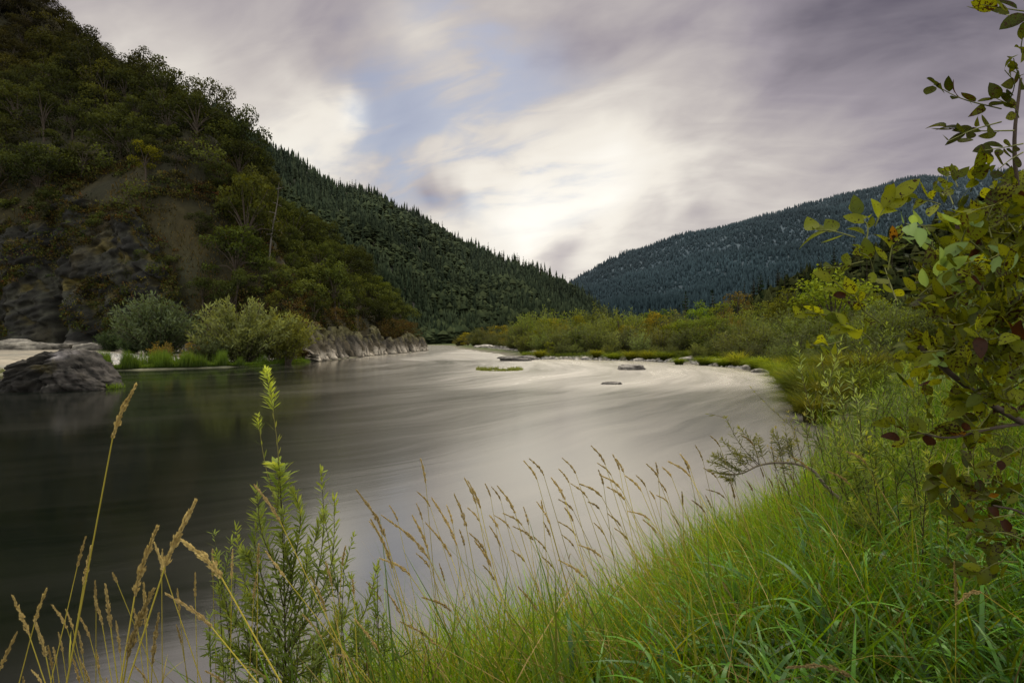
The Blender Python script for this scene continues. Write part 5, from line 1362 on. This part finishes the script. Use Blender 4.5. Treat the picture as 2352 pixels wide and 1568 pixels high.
# willow branch hanging out over the river
root = empty("willow_branch"); Yb = 4.3; B0 = at(1985, 1230, Yb); g0 = lz(B0[0], B0[1]); root.location = (B0[0], B0[1], g0)
def rb(u, v, dy=0): return at(u, v, Yb + dy) - np.array([B0[0], B0[1], g0])
st = MB(); tube(st, spline([np.array([.05, 0, -.1]), rb(1960, 1185), rb(1900, 1120), rb(1860, 1075), rb(1800, 1062), rb(1745, 1068), rb(1700, 1088), rb(1655, 1085)], 24), np.linspace(.016, .004, 24), 6, (.13, .11, .085))
st.build("main_branch", M["bark"], root)
TW = [((1745, 1068), (1700, 1020), (1668, 960)), ((1700, 1085), (1665, 1060), (1640, 1045)), ((1700, 1088), (1670, 1090), (1635, 1080)), ((1720, 1078), (1690, 1050), (1660, 1010)), ((1745, 1068), (1730, 1020), (1700, 985)), ((1760, 1065), (1745, 1030), (1740, 1000)), ((1690, 1088), (1660, 1070), (1630, 1060)), ((1730, 1072), (1705, 1055), (1680, 1025)), ((1800, 1062), (1790, 1020), (1775, 990)), ((1830, 1068), (1815, 1030), (1805, 1000)), ((1715, 1082), (1690, 1075), (1650, 1040)), ((1780, 1063), (1800, 1030), (1830, 1010)),
      ((1690, 1088), (1680, 1100), (1660, 1095)), ((1740, 1068), (1720, 1050), (1690, 1040)), ((1668, 960), (1650, 955), (1628, 950))]
for i, tw in enumerate(TW):
    st = MB(); lf = MB(); dy = R.normal(0, .12)
    leafy_stem(st, lf, [rb(*tw[0]), rb(*tw[1], dy * .5), rb(*tw[2], dy)], .0035, 55 if i < 14 else 3, .062, .0065, (.16, .17, .05), (.045, .055, .018), .95, .08, .15, scol=(.10, .085, .06), tuft=6 if i < 14 else 0)
    q = st.build("twig", M["bark"], root); lf.build("foliage", M["grass"], q)
tag(root, "grey willow branch reaching over the water, narrow leaves tufted at its end", "branch")

# ------------------------------------------------------------------ the spotted shrub at the right edge
def oval_leaves(mb, c, d, nr, L, W, col, cup=.12, nseg=6):
    """Broad oval leaves with a fold along the midrib; vertices (2 edges and a rib)."""
    n = len(c); t = np.linspace(0, 1, nseg + 1); w = np.sin(np.clip(t, 0, 1) ** .82 * math.pi) ** .75; w[0] = .04; w[-1] = .0
    s = unit(np.cross(d, nr)); nn = np.cross(s, d)
    L = L[:, None, None]; W = W[:, None, None]
    bend = R.uniform(-.55, .55, (n, 1, 1)); cup = cup * R.uniform(-1.2, 2.6, (n, 1, 1))
    rib = c[:, None] + d[:, None] * L * t[None, :, None] + nn[:, None] * (bend * L * (t ** 2)[None, :, None])
    up = nn[:, None] * (W * cup * w[None, :, None])
    a = rib + s[:, None] * W * .5 * w[None, :, None] + up; b = rib - s[:, None] * W * .5 * w[None, :, None] + up
    V = np.stack([a, rib, b], 2).reshape(n, -1, 3)
    k = (np.arange(n) * (nseg + 1) * 3)[:, None, None]; i = (np.arange(nseg) * 3)[None, :, None]
    Q = np.concatenate([k + i + np.array([0, 1, 4, 3]), k + i + np.array([1, 2, 5, 4])], 1).reshape(-1, 4)
    C = np.repeat(col[:, None], nseg + 1, 1)
    C3 = np.stack([C, C * 1.18, C], 2).reshape(-1, 3)
    mb.add(V.reshape(-1, 3), Q, None, C3)

SB = at(2420, 1090, 1.5); gS = lz(SB[0], SB[1]); root = empty("spotted_shrub", (SB[0], SB[1], gS)); SOFF = np.array([SB[0], SB[1], gS])
def rs(u, v, y): return at(u, v, y) - SOFF
BARK = (.045, .034, .026)
def sbranch(pts, r0, r1, name="branch", n=16):
    mb = MB(); P = spline([rs(*p) if len(p) == 3 and abs(p[0]) > 50 else np.asarray(p) for p in pts], n); tube(mb, P, np.linspace(r0, r1, n), 7, BARK); return mb.build(name, M["bark"], root), P
sbranch([np.array([0, 0, -.1]), np.array([.0, 0, .3]), (2400, 1010, 1.45), (2352, 972, 1.38), (2280, 930, 1.32), (2205, 875, 1.28), (2150, 830, 1.25), (2112, 795, 1.24)], .011, .0045, "main_branch", 26)
sbranch([np.array([.02, .02, -.1]), (2440, 850, 1.5), (2390, 650, 1.45), (2345, 480, 1.42), (2330, 330, 1.4), (2345, 180, 1.4)], .010, .003, "main_branch", 22)
sbranch([(2352, 972, 1.38), (2270, 985, 1.34), (2180, 1005, 1.3), (2095, 990, 1.27)], .0045, .0015)
sbranch([np.array([.03, -.05, -.1]), (2400, 1250, 1.3), (2350, 1180, 1.28), (2280, 1160, 1.26)], .005, .002)
HI = np.array([.165, .190, .009]); LO = np.array([.050, .070, .006]); PAL = np.array([.15, .23, .075]); RED = np.array([.028, .011, .005]); ORG = np.array([.15, .075, .008])
def leaf_set(u, v, y, ang, n, size, pale=0.0, dead=.12, Ltw=60, bri=1.0, sub=None):
    """One twig from (u, v) running at an angle in the picture plane, leaves set alternately along it."""
    a = math.radians(ang); p0 = rs(u, v, y); dy = R.normal(0, .10)
    e = at(u + math.cos(a) * Ltw, v - math.sin(a) * Ltw, y + dy) - SOFF
    m = (p0 + e) / 2 + R.normal(0, .006, 3)
    st = MB(); lf = MB(); P = spline([p0, m, e], 8); tube(st, P, np.linspace(.0017, .0008, 8), 4, (.10, .11, .03))
    t = np.linspace(.2, 1, n); k = np.minimum((t * 7).astype(int), 6); f = (t * 7 - k)[:, None]; c = P[k] * (1 - f) + P[k + 1] * f
    ax = unit(e - p0); s = unit(np.cross(ax, [0, -1, .25])); sg = np.where(np.arange(n) % 2, 1.0, -1.0)
    d = unit(ax + s * (sg * R.uniform(.5, 1.3, n))[:, None] * (1 - t[:, None] * .75) + R.normal(0, .22, (n, 3)))
    nr = unit(np.array([0, -.75, .65]) + R.normal(0, .5, (n, 3))); pal = np.full(n, R.random() < pale)
    L = size * .86 * R.uniform(.75, 1.2, n); q = R.random(n)
    col = mixc(LO, HI, R.random(n)) * R.uniform(.7, 1.2, (n, 1)) * bri
    col = np.where(pal[:, None], PAL * R.uniform(.7, 1.15, (n, 1)), col)
    ol = q > 1 - dead * .3
    col = np.where(ol[:, None], np.where(R.random((n, 1)) < .8, RED, ORG), col)
    pt = c + d * .006
    if (~pal).any(): 
        k = ~pal; oval_leaves(lf, pt[k], d[k], nr[k], L[k], L[k] * R.uniform(.48, .62, k.sum()), col[k])
    tube(st, [c[0], pt[0]], .0006, 3, (.1, .11, .03))
    ob = st.build("twig", M["bark"], root)
    if lf.n: lf.build("foliage", M["shrub"], ob)
    if pal.any():
        l2 = MB(); oval_leaves(l2, pt[pal], d[pal], nr[pal], L[pal], L[pal] * .52, col[pal]); l2.build("foliage", M["grass"], ob)
S5 = .064
for a_ in [(1965, 545, 1.22, 170, 5, S5, .75, .05, 95), (2010, 520, 1.22, 60, 6, S5, .6, .05, 70), (1990, 560, 1.2, 110, 6, .046, .0, .1, 70), (2040, 550, 1.22, 20, 5, .045, .4, .1, 40), (1985, 600, 1.22, 190, 5, .045, .5, .2, 95), (2010, 640, 1.24, 120, 5, .045, .1, .25, 70), (2040, 620, 1.22, 80, 5, .045, .1, .2, 60),
          (1950, 745, 1.15, 165, 8, .046, .0, .08, 105), (1975, 770, 1.16, 150, 7, .046, .0, .25, 95), (1930, 785, 1.18, 185, 5, .045, .15, .25, 70), (2010, 790, 1.18, 150, 7, .045, .0, .4, 90), (2020, 740, 1.2, 130, 6, .048, .05, .35, 80), (1990, 690, 1.2, 150, 6, .045, .05, .4, 85), (2060, 690, 1.22, 110, 6, .048, .1, .2, 80), (2110, 680, 1.2, 60, 6, .052, .1, .1, 95),
          (2190, 470, 1.3, 95, 7, .052, .05, .05, 80), (2200, 430, 1.3, 120, 5, .050, .0, .05, 40), (2230, 440, 1.3, 70, 5, .048, .0, .05, 55), (2160, 470, 1.28, 170, 5, .048, .6, .0, 60), (2150, 520, 1.28, 175, 6, .05, .7, .0, 70), (2170, 450, 1.3, 150, 4, .045, .2, 0, 30)]:
    leaf_set(*a_)
# sprays against the sky: backlit silhouette put in by darker leaf colour
for a_ in [(2300, 250, 1.3, 160, 9, .046, .0, .05, 165, .3), (2330, 300, 1.3, 178, 8, .046, .05, .0, 150, .3), (2320, 230, 1.3, 100, 6, .046, 0, .1, 70, .3), (2350, 330, 1.3, 190, 8, .046, 0, .05, 90, .4), (2340, 270, 1.3, 140, 7, .046, 0, .1, 70, .4), (2352, 200, 1.3, 110, 6, .044, 0, .15, 70, .45), (2350, 350, 1.3, 215, 5, .04, 0, .1, 70, .3), (2390, 30, 1.15, 172, 6, .058, 0, 0, 135, .5), (2400, 60, 1.15, 165, 5, .050, 0, 0, 110, .3), (2300, 280, 1.3, 200, 6, .04, 0, .05, 130, .35), (2360, 140, 1.3, 100, 5, .046, 0, .1, 60, .45)]:
    leaf_set(*a_)
# the body of the shrub: leaves crowd toward the right and thin out below
cnt = 0
while cnt < 185:
    u = 2020 + 360 * R.random() ** .8; v = R.uniform(450, 1010)
    left = np.interp(v, [440, 520, 620, 720, 820, 900, 1010], [2260, 2210, 2160, 2140, 2170, 2240, 2230])
    if u < left: continue
    if v > 840 and R.random() < .45: continue
    leaf_set(u, v, R.uniform(1.18, 1.6), R.uniform(40, 220), int(R.integers(5, 9)), R.uniform(.042, .054), .10 if v < 780 else .04, .10 if v < 800 else .3, R.uniform(50, 100), R.uniform(.55, 1.0)); cnt += 1
cnt = 0
while cnt < 14:
    u = R.uniform(2190, 2400); v = R.uniform(930, 1330)
    if u < 2190 + abs(v - 1130) * .35: continue
    leaf_set(u, v, R.uniform(1.25, 1.7), R.uniform(60, 220), int(R.integers(6, 9)), R.uniform(.042, .05), .03, .15, R.uniform(60, 100), R.uniform(.3, .6)); cnt += 1
for a_ in [(2330, 1180, 1.25, 190, 7, .045, .02, .35, 90, .6), (2352, 1240, 1.25, 170, 7, .045, .02, .2, 90, .6), (2340, 1290, 1.25, 195, 7, .046, .0, .15, 90, .65), (2300, 1150, 1.25, 160, 6, .042, .0, .4, 70, .5), (2352, 1140, 1.25, 150, 6, .045, 0, .3, 80, .55), (2360, 1220, 1.25, 200, 6, .045, 0, .2, 80, .5), (2150, 1000, 1.3, 185, 6, .046, .05, .4, 80, .8), (2110, 985, 1.28, 170, 6, .044, .05, .4, 70, .8), (2130, 950, 1.28, 100, 6, .044, .15, .4, 70, .8), (2100, 900, 1.28, 120, 4, .042, .2, .6, 60, .8), (2180, 1040, 1.3, 250, 5, .046, .0, .3, 70, .7)]:
    leaf_set(*a_)
tag(root, "shrub with dark-blotched yellow-green oval leaves leaning in over the willow saplings", "shrub")
for k in (OAK, WIL, YBK, CON, ALD, BUSH, OCH, TUS): k.clean()
